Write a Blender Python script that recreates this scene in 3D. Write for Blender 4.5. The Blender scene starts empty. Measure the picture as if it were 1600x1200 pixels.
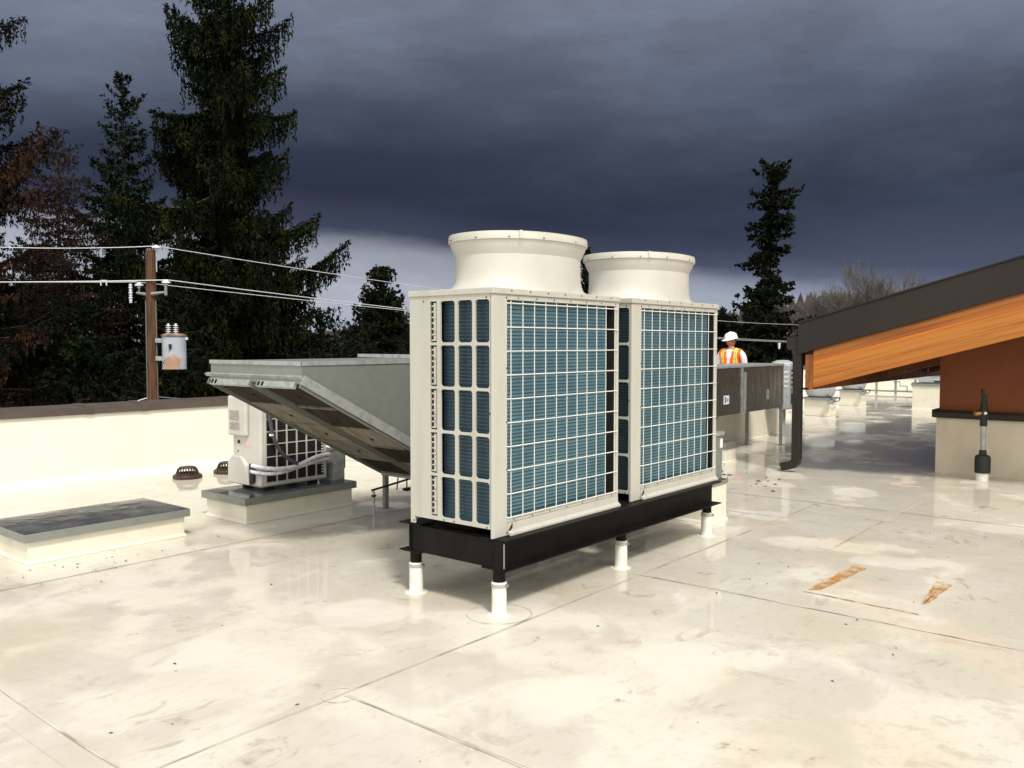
import bpy, bmesh, math, random
import numpy as np
from mathutils import Vector, Matrix

S = bpy.context.scene
COL = S.collection
R = math.radians
random.seed(7)
rng = np.random.default_rng(11)

# ------------------------------------------------------------------ camera
AZ = R(39.466)
PITCH = R(-2.70)
cam_d = bpy.data.cameras.new('camera')
cam_d.sensor_width = 36.0
cam_d.lens = 30.06
cam_d.clip_start = 0.05
cam_d.clip_end = 3000
cam = bpy.data.objects.new('camera', cam_d)
cam.location = (0, 0, 1.7)
cam.rotation_euler = (R(90) + PITCH, 0, AZ - R(90))
COL.objects.link(cam)
S.camera = cam

# ------------------------------------------------------------------ sun, sky, exposure
SUN_DIR = Vector((-0.50, -0.87, 0.0)).normalized()
SUN_EL = R(52)
to_sun = Vector((SUN_DIR.x * math.cos(SUN_EL), SUN_DIR.y * math.cos(SUN_EL), math.sin(SUN_EL)))
sd = bpy.data.lights.new('sun', 'SUN')
sd.energy = 3.0
sd.angle = R(9)
sd.color = (1.0, 0.95, 0.86)
so = bpy.data.objects.new('sun', sd)
so.rotation_euler = (-to_sun).to_track_quat('-Z', 'Y').to_euler()
so.location = (0, 0, 40)
COL.objects.link(so)

W = bpy.data.worlds.new('World')
S.world = W
W.use_nodes = True
nt = W.node_tree
nt.nodes.clear()


def N(t, typ, **kw):
    n = t.nodes.new(typ)
    for k, v in kw.items():
        setattr(n, k, v)
    return n


def L(t, a, b):
    t.links.new(a, b)


def ramp(t, fac, stops, interp='LINEAR'):
    r = N(t, 'ShaderNodeValToRGB')
    r.color_ramp.interpolation = interp
    els = r.color_ramp.elements
    while len(els) > 1:
        els.remove(els[0])
    els[0].position = stops[0][0]
    els[0].color = tuple(stops[0][1]) + (1,)
    for p, c in stops[1:]:
        e = els.new(p)
        e.color = tuple(c) + (1,)
    if fac is not None:
        L(t, fac, r.inputs[0])
    return r.outputs[0]


def math_n(t, op, a, b=None, clamp=False):
    m = N(t, 'ShaderNodeMath', operation=op)
    m.use_clamp = clamp
    for i, v in enumerate((a, b)):
        if v is None:
            continue
        if isinstance(v, (int, float)):
            m.inputs[i].default_value = v
        else:
            L(t, v, m.inputs[i])
    return m.outputs[0]


def mixc(t, fac, a, b, blend='MIX'):
    m = N(t, 'ShaderNodeMix', data_type='RGBA', blend_type=blend)
    if isinstance(fac, (int, float)):
        m.inputs[0].default_value = fac
    else:
        L(t, fac, m.inputs[0])
    for i, v in ((6, a), (7, b)):
        if isinstance(v, tuple):
            m.inputs[i].default_value = v + (1,) if len(v) == 3 else v
        else:
            L(t, v, m.inputs[i])
    return m.outputs[2]


def maprange(t, v, a, b, c=0.0, d=1.0, smooth=True):
    m = N(t, 'ShaderNodeMapRange')
    m.interpolation_type = 'SMOOTHSTEP' if smooth else 'LINEAR'
    L(t, v, m.inputs[0])
    for i, x in zip((1, 2, 3, 4), (a, b, c, d)):
        m.inputs[i].default_value = x
    return m.outputs[0]


tc = N(nt, 'ShaderNodeTexCoord')
D = tc.outputs['Generated']
sep = N(nt, 'ShaderNodeSeparateXYZ')
L(nt, D, sep.inputs[0])


def dotv(vec):
    n = N(nt, 'ShaderNodeVectorMath', operation='DOT_PRODUCT')
    L(nt, D, n.inputs[0])
    n.inputs[1].default_value = vec
    return n.outputs['Value']


fwd = (math.cos(AZ), math.sin(AZ), 0)
rgt = (math.sin(AZ), -math.cos(AZ), 0)
# storm clouds, layered by height above the horizon and broken up by stretched noise
mp = N(nt, 'ShaderNodeMapping')
mp.inputs['Scale'].default_value = (1.5, 1.5, 5.5)
L(nt, D, mp.inputs[0])
nz = N(nt, 'ShaderNodeTexNoise')
nz.inputs['Scale'].default_value = 1.5
nz.inputs['Detail'].default_value = 7
nz.inputs['Roughness'].default_value = 0.64
L(nt, mp.outputs[0], nz.inputs['Vector'])
mp2 = N(nt, 'ShaderNodeMapping')
mp2.inputs['Scale'].default_value = (2.2, 2.2, 4.5)
mp2.inputs['Location'].default_value = (3.3, 1.2, 0.4)
L(nt, D, mp2.inputs[0])
nz2 = N(nt, 'ShaderNodeTexNoise')
nz2.inputs['Scale'].default_value = 1.3
nz2.inputs['Detail'].default_value = 5
L(nt, mp2.outputs[0], nz2.inputs['Vector'])
warp = math_n(nt, 'MULTIPLY', math_n(nt, 'SUBTRACT', nz2.outputs[0], 0.5), 0.13)
edge = math_n(nt, 'MULTIPLY', math_n(nt, 'SUBTRACT', nz.outputs[0], 0.5), 0.055)
rd = dotv(rgt)
tilt = math_n(nt, 'MULTIPLY', math_n(nt, 'MULTIPLY', rd, 0.085), maprange(nt, sep.outputs[2], 0.12, 0.30, 1.0, -0.25))
zz = math_n(nt, 'ADD', math_n(nt, 'ADD', sep.outputs[2], math_n(nt, 'MULTIPLY', warp, maprange(nt, sep.outputs[2], 0.06, 0.25, 0.15, 1.0))), edge)
zz = math_n(nt, 'ADD', zz, tilt)
storm = ramp(nt, zz, [
    (0.0, (0.40, 0.43, 0.50)), (0.055, (0.42, 0.45, 0.52)), (0.088, (0.32, 0.345, 0.42)), (0.104, (0.060, 0.071, 0.115)),
    (0.14, (0.033, 0.042, 0.074)), (0.19, (0.040, 0.051, 0.085)), (0.25, (0.080, 0.098, 0.145)),
    (0.33, (0.170, 0.196, 0.268)), (0.42, (0.235, 0.262, 0.345)), (0.60, (0.18, 0.20, 0.27)), (1.0, (0.26, 0.28, 0.36))])
streak = maprange(nt, nz.outputs[0], 0.34, 0.66, 0.84, 1.18)
vm = N(nt, 'ShaderNodeVectorMath', operation='SCALE')
L(nt, storm, vm.inputs[0])
L(nt, streak, vm.inputs[3])
# the brighter band under the cloud base thins out to the right
low = math_n(nt, 'MULTIPLY', maprange(nt, rd, 0.12, 0.42), maprange(nt, sep.outputs[2], 0.16, 0.07))
lowc = ramp(nt, zz, [(0.0, (0.36, 0.40, 0.49)), (0.078, (0.32, 0.36, 0.45)), (0.102, (0.13, 0.15, 0.225)), (0.125, (0.075, 0.088, 0.145))])
stormc = mixc(nt, low, vm.outputs[0], lowc)
# clearing sky with thin bright cloud on the sun's side
sky = N(nt, 'ShaderNodeTexSky', sky_type='NISHITA')
sky.sun_disc = False
sky.sun_elevation = SUN_EL
sky.sun_rotation = math.atan2(SUN_DIR.x, SUN_DIR.y)
vs = N(nt, 'ShaderNodeVectorMath', operation='SCALE')
L(nt, sky.outputs[0], vs.inputs[0])
vs.inputs[3].default_value = 0.11
cl = maprange(nt, nz2.outputs[0], 0.28, 0.56)
clear = mixc(nt, cl, vs.outputs[0], (1.85, 1.78, 1.64))
side = maprange(nt, math_n(nt, 'ADD', dotv(fwd), warp), -0.25, 0.30)
final = mixc(nt, side, clear, stormc)
bg = N(nt, 'ShaderNodeBackground')
bg.inputs[1].default_value = 1.0
L(nt, final, bg.inputs[0])
wo = N(nt, 'ShaderNodeOutputWorld')
L(nt, bg.outputs[0], wo.inputs[0])

S.render.engine = 'CYCLES'
S.view_settings.view_transform = 'Standard'
S.view_settings.look = 'None'
S.view_settings.exposure = 0.0
S.view_settings.gamma = 1.0
S.view_settings.use_curve_mapping = False
S.render.resolution_x = 1024
S.render.resolution_y = 768

# ------------------------------------------------------------------ materials
MATS = {}


def mat(name, col, rough=0.6, metal=0.0, col2=None, scale=6.0, stretch=(1, 1, 1), bump=0.0, bscale=None, spec=0.5,
        detail=5, lo=0.4, hi=0.65, rough2=None, rand=0.0, coat=0.0, rotx=0.0):
    if name in MATS:
        return MATS[name]
    m = bpy.data.materials.new(name)
    m.use_nodes = True
    t = m.node_tree
    b = t.nodes['Principled BSDF']
    b.inputs['Base Color'].default_value = tuple(col) + (1,)
    b.inputs['Roughness'].default_value = rough
    b.inputs['Metallic'].default_value = metal
    b.inputs['Specular IOR Level'].default_value = spec
    if coat:
        b.inputs['Coat Weight'].default_value = coat
        b.inputs['Coat Roughness'].default_value = 0.08
    c = N(t, 'ShaderNodeTexCoord')
    mpp = N(t, 'ShaderNodeMapping')
    mpp.inputs['Scale'].default_value = stretch
    if rotx:
        mr = N(t, 'ShaderNodeMapping')
        mr.inputs['Rotation'].default_value = (rotx, 0, 0)
        L(t, c.outputs['Object'], mr.inputs[0])
        L(t, mr.outputs[0], mpp.inputs[0])
    else:
        L(t, c.outputs['Object'], mpp.inputs[0])
    if col2 is not None:
        n = N(t, 'ShaderNodeTexNoise')
        n.inputs['Scale'].default_value = scale
        n.inputs['Detail'].default_value = detail
        L(t, mpp.outputs[0], n.inputs['Vector'])
        f = maprange(t, n.outputs[0], lo, hi)
        cc = mixc(t, f, tuple(col), tuple(col2))
        if rand:
            oi = N(t, 'ShaderNodeObjectInfo')
            k = maprange(t, oi.outputs['Random'], 0, 1, 1 - rand, 1 + rand, False)
            v = N(t, 'ShaderNodeVectorMath', operation='SCALE')
            L(t, cc, v.inputs[0])
            L(t, k, v.inputs[3])
            cc = v.outputs[0]
        L(t, cc, b.inputs['Base Color'])
        if rough2 is not None:
            L(t, maprange(t, n.outputs[0], lo, hi, rough, rough2), b.inputs['Roughness'])
    if bump:
        n2 = N(t, 'ShaderNodeTexNoise')
        n2.inputs['Scale'].default_value = bscale or scale * 4
        n2.inputs['Detail'].default_value = 4
        L(t, mpp.outputs[0], n2.inputs['Vector'])
        bp = N(t, 'ShaderNodeBump')
        bp.inputs['Strength'].default_value = bump
        bp.inputs['Distance'].default_value = 0.02
        L(t, n2.outputs[0], bp.inputs['Height'])
        L(t, bp.outputs[0], b.inputs['Normal'])
    MATS[name] = m
    return m


ivory = mat('ivory_paint', (0.475, 0.468, 0.415), 0.42, col2=(0.42, 0.412, 0.355), scale=3.0, stretch=(2.5, 2.5, 0.45), lo=0.45, hi=0.78, bump=0.03, bscale=60)
cream = mat('cream_moulding', (0.55, 0.54, 0.485), 0.46, col2=(0.50, 0.488, 0.43), scale=2.5, bump=0.02, bscale=40)
wirew = mat('white_wire', (0.78, 0.78, 0.73), 0.45)
black = mat('black_steel', (0.006, 0.0055, 0.0055), 0.5, col2=(0.009, 0.008, 0.0075), spec=0.12, scale=8, bump=0.06, bscale=60)
dark = mat('dark_interior', (0.008, 0.009, 0.010), 0.8)
darkslot = mat('slot_black', (0.02, 0.018, 0.016), 0.8)
screwm = mat('screw_metal', (0.10, 0.085, 0.06), 0.5, 0.6)
galv = mat('galvanized_steel', (0.275, 0.29, 0.27), 0.40, 0.45, col2=(0.245, 0.26, 0.242), scale=9, detail=6, rough2=0.52, bump=0.03, bscale=5)
galv_l = mat('galvanized_light', (0.42, 0.44, 0.43), 0.35, 0.35, col2=(0.31, 0.33, 0.325), scale=14, detail=6, rough2=0.5)
galv_wet = mat('galvanized_wet_top', (0.12, 0.135, 0.155), 0.07, 0.5, col2=(0.10, 0.113, 0.132), scale=3, rough2=0.20, bump=0.06, bscale=12)
duct_dark = mat('weathered_duct_steel', (0.27, 0.245, 0.22), 0.20, 0.85, col2=(0.19, 0.172, 0.155), scale=3, stretch=(6, 6, 0.6), rough2=0.36)
curbm = mat('curb_membrane', (0.74, 0.70, 0.585), 0.5, col2=(0.64, 0.59, 0.48), scale=4, bump=0.10, bscale=9, lo=0.5, hi=0.8)
bootm = mat('white_boot', (0.78, 0.765, 0.69), 0.4, col2=(0.70, 0.68, 0.59), scale=9, bump=0.05, bscale=30)
parap = mat('parapet_membrane', (0.80, 0.77, 0.665), 0.5, col2=(0.76, 0.72, 0.61), scale=1.6, bump=0.08, bscale=4, lo=0.45, hi=0.8)
capm = mat('bronze_cap_metal', (0.135, 0.105, 0.088), 0.38, 0.35, col2=(0.10, 0.078, 0.066), scale=3, rough2=0.5)
brownm = mat('dark_bronze_metal', (0.028, 0.022, 0.019), 0.5, 0.1, col2=(0.024, 0.019, 0.0165), spec=0.3, scale=1.2)
redwall = mat('rust_panel', (0.19, 0.056, 0.016), 0.6, col2=(0.165, 0.047, 0.013), spec=0.3, scale=2.0, bump=0.02)
stucco = mat('buff_membrane_wall', (0.63, 0.56, 0.43), 0.7, col2=(0.57, 0.50, 0.375), scale=3, bump=0.12, bscale=25)
wood_s = mat('soffit_wood', (0.30, 0.090, 0.018), 0.5, col2=(0.20, 0.055, 0.012), scale=3, stretch=(0.6, 8, 8))
filt_d = mat('filter_dark', (0.016, 0.011, 0.008), 0.8, col2=(0.036, 0.026, 0.018), spec=0.2, scale=5, stretch=(1, 3, 1), bump=0.3, bscale=90)
filt_l = mat('filter_pale', (0.23, 0.20, 0.155), 0.75, col2=(0.12, 0.10, 0.078), scale=6, stretch=(1, 4, 1), bump=0.5, bscale=90, rand=0.18)
foamw = mat('white_tape', (0.80, 0.80, 0.82), 0.38, col2=(0.6, 0.6, 0.63), scale=20, bump=0.3, bscale=45)
cablem = mat('grey_cable', (0.06, 0.062, 0.075), 0.45)
rubber = mat('black_rubber', (0.012, 0.012, 0.012), 0.6)
acm = mat('ac_paint', (0.60, 0.58, 0.53), 0.42, col2=(0.54, 0.52, 0.47), scale=5)
labelm = mat('grey_label', (0.42, 0.40, 0.36), 0.5, col2=(0.16, 0.15, 0.14), scale=40, stretch=(1, 1, 4), lo=0.5, hi=0.56)
pinkm = mat('pale_pink_label', (0.68, 0.52, 0.48), 0.5)
polem = mat('pole_wood', (0.115, 0.050, 0.022), 0.8, col2=(0.045, 0.020, 0.011), scale=5, stretch=(5, 5, 0.35), bump=0.5, bscale=12)
porc = mat('white_porcelain', (0.70, 0.72, 0.76), 0.25)
wirel = mat('bright_line', (0.74, 0.74, 0.76), 0.35, 0.3)
wired = mat('dull_line', (0.22, 0.22, 0.24), 0.4, 0.4)
hatm = mat('hard_hat_white', (0.86, 0.86, 0.88), 0.3)
skinm = mat('skin', (0.46, 0.20, 0.125), 0.5, col2=(0.40, 0.15, 0.09), scale=14)
shirtm = mat('white_shirt', (0.82, 0.79, 0.82), 0.8, col2=(0.70, 0.67, 0.72), scale=8, bump=0.3, bscale=14)
jeans = mat('denim', (0.04, 0.06, 0.13), 0.85)
bootd = mat('work_boot', (0.05, 0.03, 0.02), 0.6)
vesto = mat('vest_orange', (0.95, 0.13, 0.012), 0.6)
vesty = mat('vest_yellow', (0.90, 0.82, 0.05), 0.5)
vestg = mat('vest_silver', (0.33, 0.36, 0.25), 0.4)
brass = mat('brass', (0.45, 0.24, 0.08), 0.35, 0.8)
hairm = mat('hair', (0.05, 0.03, 0.02), 0.7)
earth = mat('earth_grass', (0.05, 0.055, 0.025), 0.95, col2=(0.09, 0.075, 0.045), scale=0.2)
spruce = mat('spruce_needles', (0.007, 0.010, 0.004), 0.9, col2=(0.026, 0.029, 0.008), scale=1.4, spec=0.05, lo=0.48, hi=0.7)
spruce2 = mat('spruce_needles_green', (0.006, 0.011, 0.005), 0.9, col2=(0.019, 0.028, 0.009), scale=1.5, spec=0.05, lo=0.46, hi=0.7)
needle_r = mat('needles_rusty', (0.019, 0.013, 0.011), 0.9, col2=(0.042, 0.024, 0.019), scale=0.9, spec=0.05)
needle_m = mat('needles_mixed', (0.009, 0.010, 0.006), 0.9, col2=(0.042, 0.022, 0.015), scale=0.6, spec=0.05, lo=0.46, hi=0.58)
needle_f = mat('needles_far', (0.006, 0.009, 0.005), 0.9, col2=(0.017, 0.021, 0.009), scale=0.7, spec=0.05)
barkm = mat('bark', (0.045, 0.032, 0.024), 0.9, col2=(0.025, 0.018, 0.014), scale=4, stretch=(3, 3, 0.6))
twigm = mat('bare_twig', (0.135, 0.122, 0.105), 0.9, col2=(0.10, 0.09, 0.078), scale=1.0)
hillm = mat('wooded_hill', (0.022, 0.017, 0.014), 0.95, col2=(0.012, 0.011, 0.009), scale=0.05)
fartw = mat('far_twigs', (0.045, 0.033, 0.029), 0.95, col2=(0.028, 0.021, 0.018), scale=0.05)
chrome = mat('mill_aluminium', (0.50, 0.52, 0.55), 0.6, 0.5, col2=(0.42, 0.44, 0.47), scale=8, rough2=0.7)
debrism = mat('leaf_litter', (0.07, 0.05, 0.03), 0.8)
seamm = mat('seam_dirt', (0.34, 0.30, 0.23), 0.6, col2=(0.68, 0.63, 0.53), scale=3.5, lo=0.40, hi=0.58)


def glulam_mat(i):
    c = [(0.46, 0.150, 0.018), (0.53, 0.195, 0.028), (0.36, 0.105, 0.012), (0.49, 0.165, 0.021)][i % 4]
    c2 = tuple(v * q for v, q in zip(c, (0.66, 0.56, 0.48)))
    return mat('glulam_timber_%d' % (i % 4), c, 0.42, col2=c2, scale=2.2 + i * 0.3, stretch=(3, 0.32, 14), bump=0.04, lo=0.45, hi=0.72, rand=0.22, rotx=R(15.54))


def coil_mat(name, c1, c2):
    m = mat(name, c1, 0.38, 0.35, col2=c2, scale=3.2, lo=0.35, hi=0.7, stretch=(1, 1, 0.5))
    t = m.node_tree
    b = t.nodes['Principled BSDF']
    c = N(t, 'ShaderNodeTexCoord')
    w = N(t, 'ShaderNodeTexWave')
    w.bands_direction = 'DIAGONAL'
    w.inputs['Scale'].default_value = 60
    mm = N(t, 'ShaderNodeMapping')
    mm.inputs['Scale'].default_value = (1, 1, 0)
    L(t, c.outputs['Object'], mm.inputs[0])
    L(t, mm.outputs[0], w.inputs['Vector'])
    bp = N(t, 'ShaderNodeBump')
    bp.inputs['Strength'].default_value = 0.5
    bp.inputs['Distance'].default_value = 0.004
    L(t, w.outputs[0], bp.inputs['Height'])
    L(t, bp.outputs[0], b.inputs['Normal'])
    return m


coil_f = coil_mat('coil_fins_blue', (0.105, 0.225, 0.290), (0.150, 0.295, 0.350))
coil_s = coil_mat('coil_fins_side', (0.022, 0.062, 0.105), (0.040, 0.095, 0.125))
rod_d = mat('coil_tube_dark', (0.018, 0.035, 0.045), 0.5)
rod_l = mat('coil_tube_light', (0.10, 0.16, 0.20), 0.35, 0.5)


def membrane():
    m = bpy.data.materials.new('wet_roof_membrane')
    m.use_nodes = True
    t = m.node_tree
    b = t.nodes['Principled BSDF']
    c = N(t, 'ShaderNodeTexCoord').outputs['Object']

    def noise(scale, det=5, st=(1, 1, 1), loc=(0, 0, 0), rot=0, dist=0.0, rough=0.5):
        mpp = N(t, 'ShaderNodeMapping')
        mpp.inputs['Scale'].default_value = st
        mpp.inputs['Location'].default_value = loc
        mpp.inputs['Rotation'].default_value = (0, 0, rot)
        L(t, c, mpp.inputs[0])
        n = N(t, 'ShaderNodeTexNoise')
        n.inputs['Scale'].default_value = scale
        n.inputs['Detail'].default_value = det
        n.inputs['Distortion'].default_value = dist
        n.inputs['Roughness'].default_value = rough
        L(t, mpp.outputs[0], n.inputs['Vector'])
        return n.outputs[0]
    big = noise(0.55, 4, loc=(1.3, 0.2, 0))
    mid = noise(1.7, 6, dist=0.6)
    fine = noise(15, 10, st=(0.7, 1.3, 1), rough=0.75)
    strk = noise(3.4, 9, st=(0.9, 1.5, 1), rot=R(-30), rough=0.68, dist=0.9)
    sp = noise(30, 3, st=(1, 0.8, 1))
    col = mixc(t, maprange(t, mid, 0.35, 0.68), (0.672, 0.645, 0.555), (0.620, 0.586, 0.490))
    col = mixc(t, math_n(t, 'MULTIPLY', maprange(t, fine, 0.50, 0.66), 0.42), col, (0.52, 0.46, 0.35))
    gr = noise(4.2, 9, st=(1.3, 0.8, 1), rot=R(20), rough=0.72, loc=(2, 9, 0))
    gm = maprange(t, noise(0.5, 3, loc=(9, 4, 0)), 0.40, 0.62)
    col = mixc(t, math_n(t, 'MULTIPLY', math_n(t, 'MULTIPLY', maprange(t, gr, 0.54, 0.64), gm), 0.5), col, (0.46, 0.39, 0.28))
    # dried rounded puddle outlines
    wv = N(t, 'ShaderNodeVectorMath', operation='ADD')
    nn = N(t, 'ShaderNodeTexNoise')
    nn.inputs['Scale'].default_value = 1.6
    L(t, c, nn.inputs['Vector'])
    sc = N(t, 'ShaderNodeVectorMath', operation='SCALE')
    L(t, nn.outputs[1], sc.inputs[0])
    sc.inputs[3].default_value = 0.55
    L(t, c, wv.inputs[0])
    L(t, sc.outputs[0], wv.inputs[1])
    vo = N(t, 'ShaderNodeTexVoronoi')
    vo.inputs['Scale'].default_value = 1.05
    L(t, wv.outputs[0], vo.inputs['Vector'])
    patch = maprange(t, vo.outputs['Distance'], 0.27, 0.34)
    inner = math_n(t, 'SUBTRACT', 1.0, patch)
    rnd = N(t, 'ShaderNodeSeparateColor')
    L(t, vo.outputs['Color'], rnd.inputs[0])
    inner = math_n(t, 'MULTIPLY', inner, maprange(t, rnd.outputs[0], 0.40, 0.55))
    col = mixc(t, math_n(t, 'MULTIPLY', inner, 0.6), col, (0.692, 0.668, 0.582))
    # brown water marks and scuffs
    sm = maprange(t, strk, 0.56, 0.66)
    msk1 = maprange(t, noise(1.1, 4, loc=(4, 8, 0)), 0.42, 0.62)
    sm = math_n(t, 'MULTIPLY', sm, msk1)
    col = mixc(t, math_n(t, 'MULTIPLY', sm, 0.65), col, (0.42, 0.35, 0.25))
    sm2 = math_n(t, 'MULTIPLY', maprange(t, strk, 0.64, 0.72), maprange(t, sp, 0.46, 0.58))
    col = mixc(t, math_n(t, 'MULTIPLY', sm2, 0.7), col, (0.19, 0.14, 0.10))
    pk = math_n(t, 'MULTIPLY', maprange(t, noise(0.8, 4, loc=(7, 3, 0)), 0.52, 0.68), 0.30)
    col = mixc(t, pk, col, (0.62, 0.50, 0.35))
    # standing water film
    sx = N(t, 'ShaderNodeSeparateXYZ')
    L(t, c, sx.inputs[0])
    far = maprange(t, math_n(t, 'ADD', math_n(t, 'MULTIPLY', sx.outputs[0], 0.77), math_n(t, 'MULTIPLY', sx.outputs[1], 0.64)), 3.4, 6.5)
    wet_n = math_n(t, 'ADD', math_n(t, 'MULTIPLY', big, 0.55), math_n(t, 'MULTIPLY', mid, 0.45))
    wet = maprange(t, math_n(t, 'ADD', wet_n, math_n(t, 'MULTIPLY', far, 0.10)), 0.47, 0.60)
    wet = math_n(t, 'MULTIPLY', wet, math_n(t, 'SUBTRACT', 1.0, math_n(t, 'MULTIPLY', inner, 0.6)))
    vmm = N(t, 'ShaderNodeVectorMath', operation='SCALE')
    L(t, col, vmm.inputs[0])
    L(t, maprange(t, wet, 0, 1, 1.0, 0.91), vmm.inputs[3])
    L(t, vmm.outputs[0], b.inputs['Base Color'])
    L(t, maprange(t, wet, 0, 1, 0.36, 0.045), b.inputs['Roughness'])
    b.inputs['Specular IOR Level'].default_value = 0.22
    bp = N(t, 'ShaderNodeBump')
    bp.inputs['Strength'].default_value = 0.12
    bp.inputs['Distance'].default_value = 0.01
    hh = math_n(t, 'MULTIPLY', mid, math_n(t, 'SUBTRACT', 1.25, wet))
    L(t, hh, bp.inputs['Height'])
    L(t, bp.outputs[0], b.inputs['Normal'])
    return m


memb = membrane()

# ------------------------------------------------------------------ mesh helpers


class MB:
    """collects boxes, tubes, lathes into one mesh"""

    def __init__(self):
        self.v = []
        self.f = []
        self.mi = []
        self.sm = []

    def add(self, vs, fs, mi=0, smooth=False):
        o = len(self.v)
        self.v += [tuple(p) for p in vs]
        self.f += [tuple(i + o for i in f) for f in fs]
        self.mi += [mi] * len(fs)
        self.sm += [smooth] * len(fs)
        return self

    def box(self, x0, x1, y0, y1, z0, z1, mi=0):
        vs = [(x, y, z) for z in (z0, z1) for y in (y0, y1) for x in (x0, x1)]
        fs = [(0, 2, 3, 1), (4, 5, 7, 6), (0, 1, 5, 4), (2, 6, 7, 3), (0, 4, 6, 2), (1, 3, 7, 5)]
        return self.add(vs, fs, mi)

    def obox(self, o, ax, ay, az, x0, x1, y0, y1, z0, z1, mi=0):
        o, ax, ay, az = (Vector(q) for q in (o, ax, ay, az))
        vs = [o + ax * x + ay * y + az * z for z in (z0, z1) for y in (y0, y1) for x in (x0, x1)]
        fs = [(0, 2, 3, 1), (4, 5, 7, 6), (0, 1, 5, 4), (2, 6, 7, 3), (0, 4, 6, 2), (1, 3, 7, 5)]
        return self.add(vs, fs, mi)

    def prism(self, poly, y0, y1, axis='y', mi=0):
        n = len(poly)

        def P(a, b, c):
            return {'y': (a, c, b), 'x': (c, a, b), 'z': (a, b, c)}[axis]
        vs = [P(a, b, y0) for a, b in poly] + [P(a, b, y1) for a, b in poly]
        fs = [tuple(range(n)), tuple(range(2 * n - 1, n - 1, -1))]
        fs += [(i, i + n, (i + 1) % n + n, (i + 1) % n) for i in range(n)]
        return self.add(vs, fs, mi)

    def tube(self, pts, r, seg=8, mi=0, smooth=True, cap=True):
        pts = [Vector(p) for p in pts]
        n = len(pts)
        rr = r if isinstance(r, (list, tuple)) else [r] * n
        vs, fs = [], []
        t0 = (pts[1] - pts[0]).normalized()
        up = Vector((0, 0, 1)) if abs(t0.z) < 0.9 else Vector((1, 0, 0))
        u = t0.cross(up).normalized()
        for i, p in enumerate(pts):
            a = pts[max(0, i - 1)]
            b = pts[min(n - 1, i + 1)]
            tt = (b - a).normalized()
            u = (u - tt * u.dot(tt)).normalized()
            w = tt.cross(u)
            for k in range(seg):
                an = 2 * math.pi * k / seg
                vs.append(p + (u * math.cos(an) + w * math.sin(an)) * rr[i])
        for i in range(n - 1):
            for k in range(seg):
                k2 = (k + 1) % seg
                fs.append((i * seg + k, i * seg + k2, (i + 1) * seg + k2, (i + 1) * seg + k))
        self.add(vs, fs, mi, smooth)
        if cap:
            o = len(self.v) - len(vs)
            self.f += [tuple(o + k for k in range(seg - 1, -1, -1)), tuple(o + (n - 1) * seg + k for k in range(seg))]
            self.mi += [mi, mi]
            self.sm += [False, False]
        return self

    def lathe(self, prof, c=(0, 0, 0), seg=48, mi=0, smooth=True, close=False):
        vs, fs = [], []
        for (r, z) in prof:
            for k in range(seg):
                a = 2 * math.pi * k / seg
                vs.append((c[0] + r * math.cos(a), c[1] + r * math.sin(a), c[2] + z))
        m = len(prof)
        for i in range(m - 1 + (1 if close else 0)):
            j = (i + 1) % m
            for k in range(seg):
                k2 = (k + 1) % seg
                fs.append((i * seg + k, i * seg + k2, j * seg + k2, j * seg + k))
        return self.add(vs, fs, mi, smooth)

    def cyl(self, c, r, z0, z1, seg=20, mi=0):
        return self.tube([(c[0], c[1], z0), (c[0], c[1], z1)], r, seg, mi)

    def build(self, name, mats, parent=None, bevel=0.0, seg=2, loc=None):
        me = bpy.data.meshes.new(name)
        me.from_pydata(self.v, [], self.f)
        if not isinstance(mats, (list, tuple)):
            mats = [mats]
        for m in mats:
            me.materials.append(m)
        me.polygons.foreach_set('material_index', self.mi)
        me.polygons.foreach_set('use_smooth', self.sm)
        me.update()
        bm = bmesh.new()
        bm.from_mesh(me)
        bmesh.ops.recalc_face_normals(bm, faces=bm.faces)
        bm.to_mesh(me)
        bm.free()
        if any(self.sm):
            me.set_sharp_from_angle(angle=R(38))
        o = bpy.data.objects.new(name, me)
        COL.objects.link(o)
        if parent is not None:
            o.parent = parent
        if loc is not None:
            o.location = loc
        if bevel:
            b = o.modifiers.new('bevel', 'BEVEL')
            b.width = bevel
            b.segments = seg
            b.limit_method = 'ANGLE'
            b.angle_limit = R(40)
        return o


def raw(name, V, F, mats, parent=None, mi=None, smooth=False):
    """fast mesh from numpy arrays; F is (n,3) or (n,4)"""
    me = bpy.data.meshes.new(name)
    V = np.asarray(V, np.float32)
    F = np.asarray(F, np.int32)
    n, k = F.shape
    me.vertices.add(len(V))
    me.vertices.foreach_set('co', V.ravel())
    me.loops.add(n * k)
    me.loops.foreach_set('vertex_index', F.ravel())
    me.polygons.add(n)
    me.polygons.foreach_set('loop_start', np.arange(0, n * k, k, dtype=np.int32))
    if not isinstance(mats, (list, tuple)):
        mats = [mats]
    for m in mats:
        me.materials.append(m)
    if mi is not None:
        me.polygons.foreach_set('material_index', np.asarray(mi, np.int32))
    if smooth:
        me.polygons.foreach_set('use_smooth', np.ones(n, bool))
    me.update(calc_edges=True)
    me.validate()
    o = bpy.data.objects.new(name, me)
    COL.objects.link(o)
    if parent is not None:
        o.parent = parent
    return o


def tag(o, label=None, cat=None, group=None, kind=None):
    if label:
        o['label'] = label
    if cat:
        o['category'] = cat
    if group:
        o['group'] = group
    if kind:
        o['kind'] = kind
    return o


def thing(name, label, cat, loc=(0, 0, 0), rz=0, group=None):
    o = bpy.data.objects.new(name, None)
    o.empty_display_size = 0.2
    COL.objects.link(o)
    o.location = loc
    o.rotation_euler = (0, 0, rz)
    return tag(o, label, cat, group)


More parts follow.
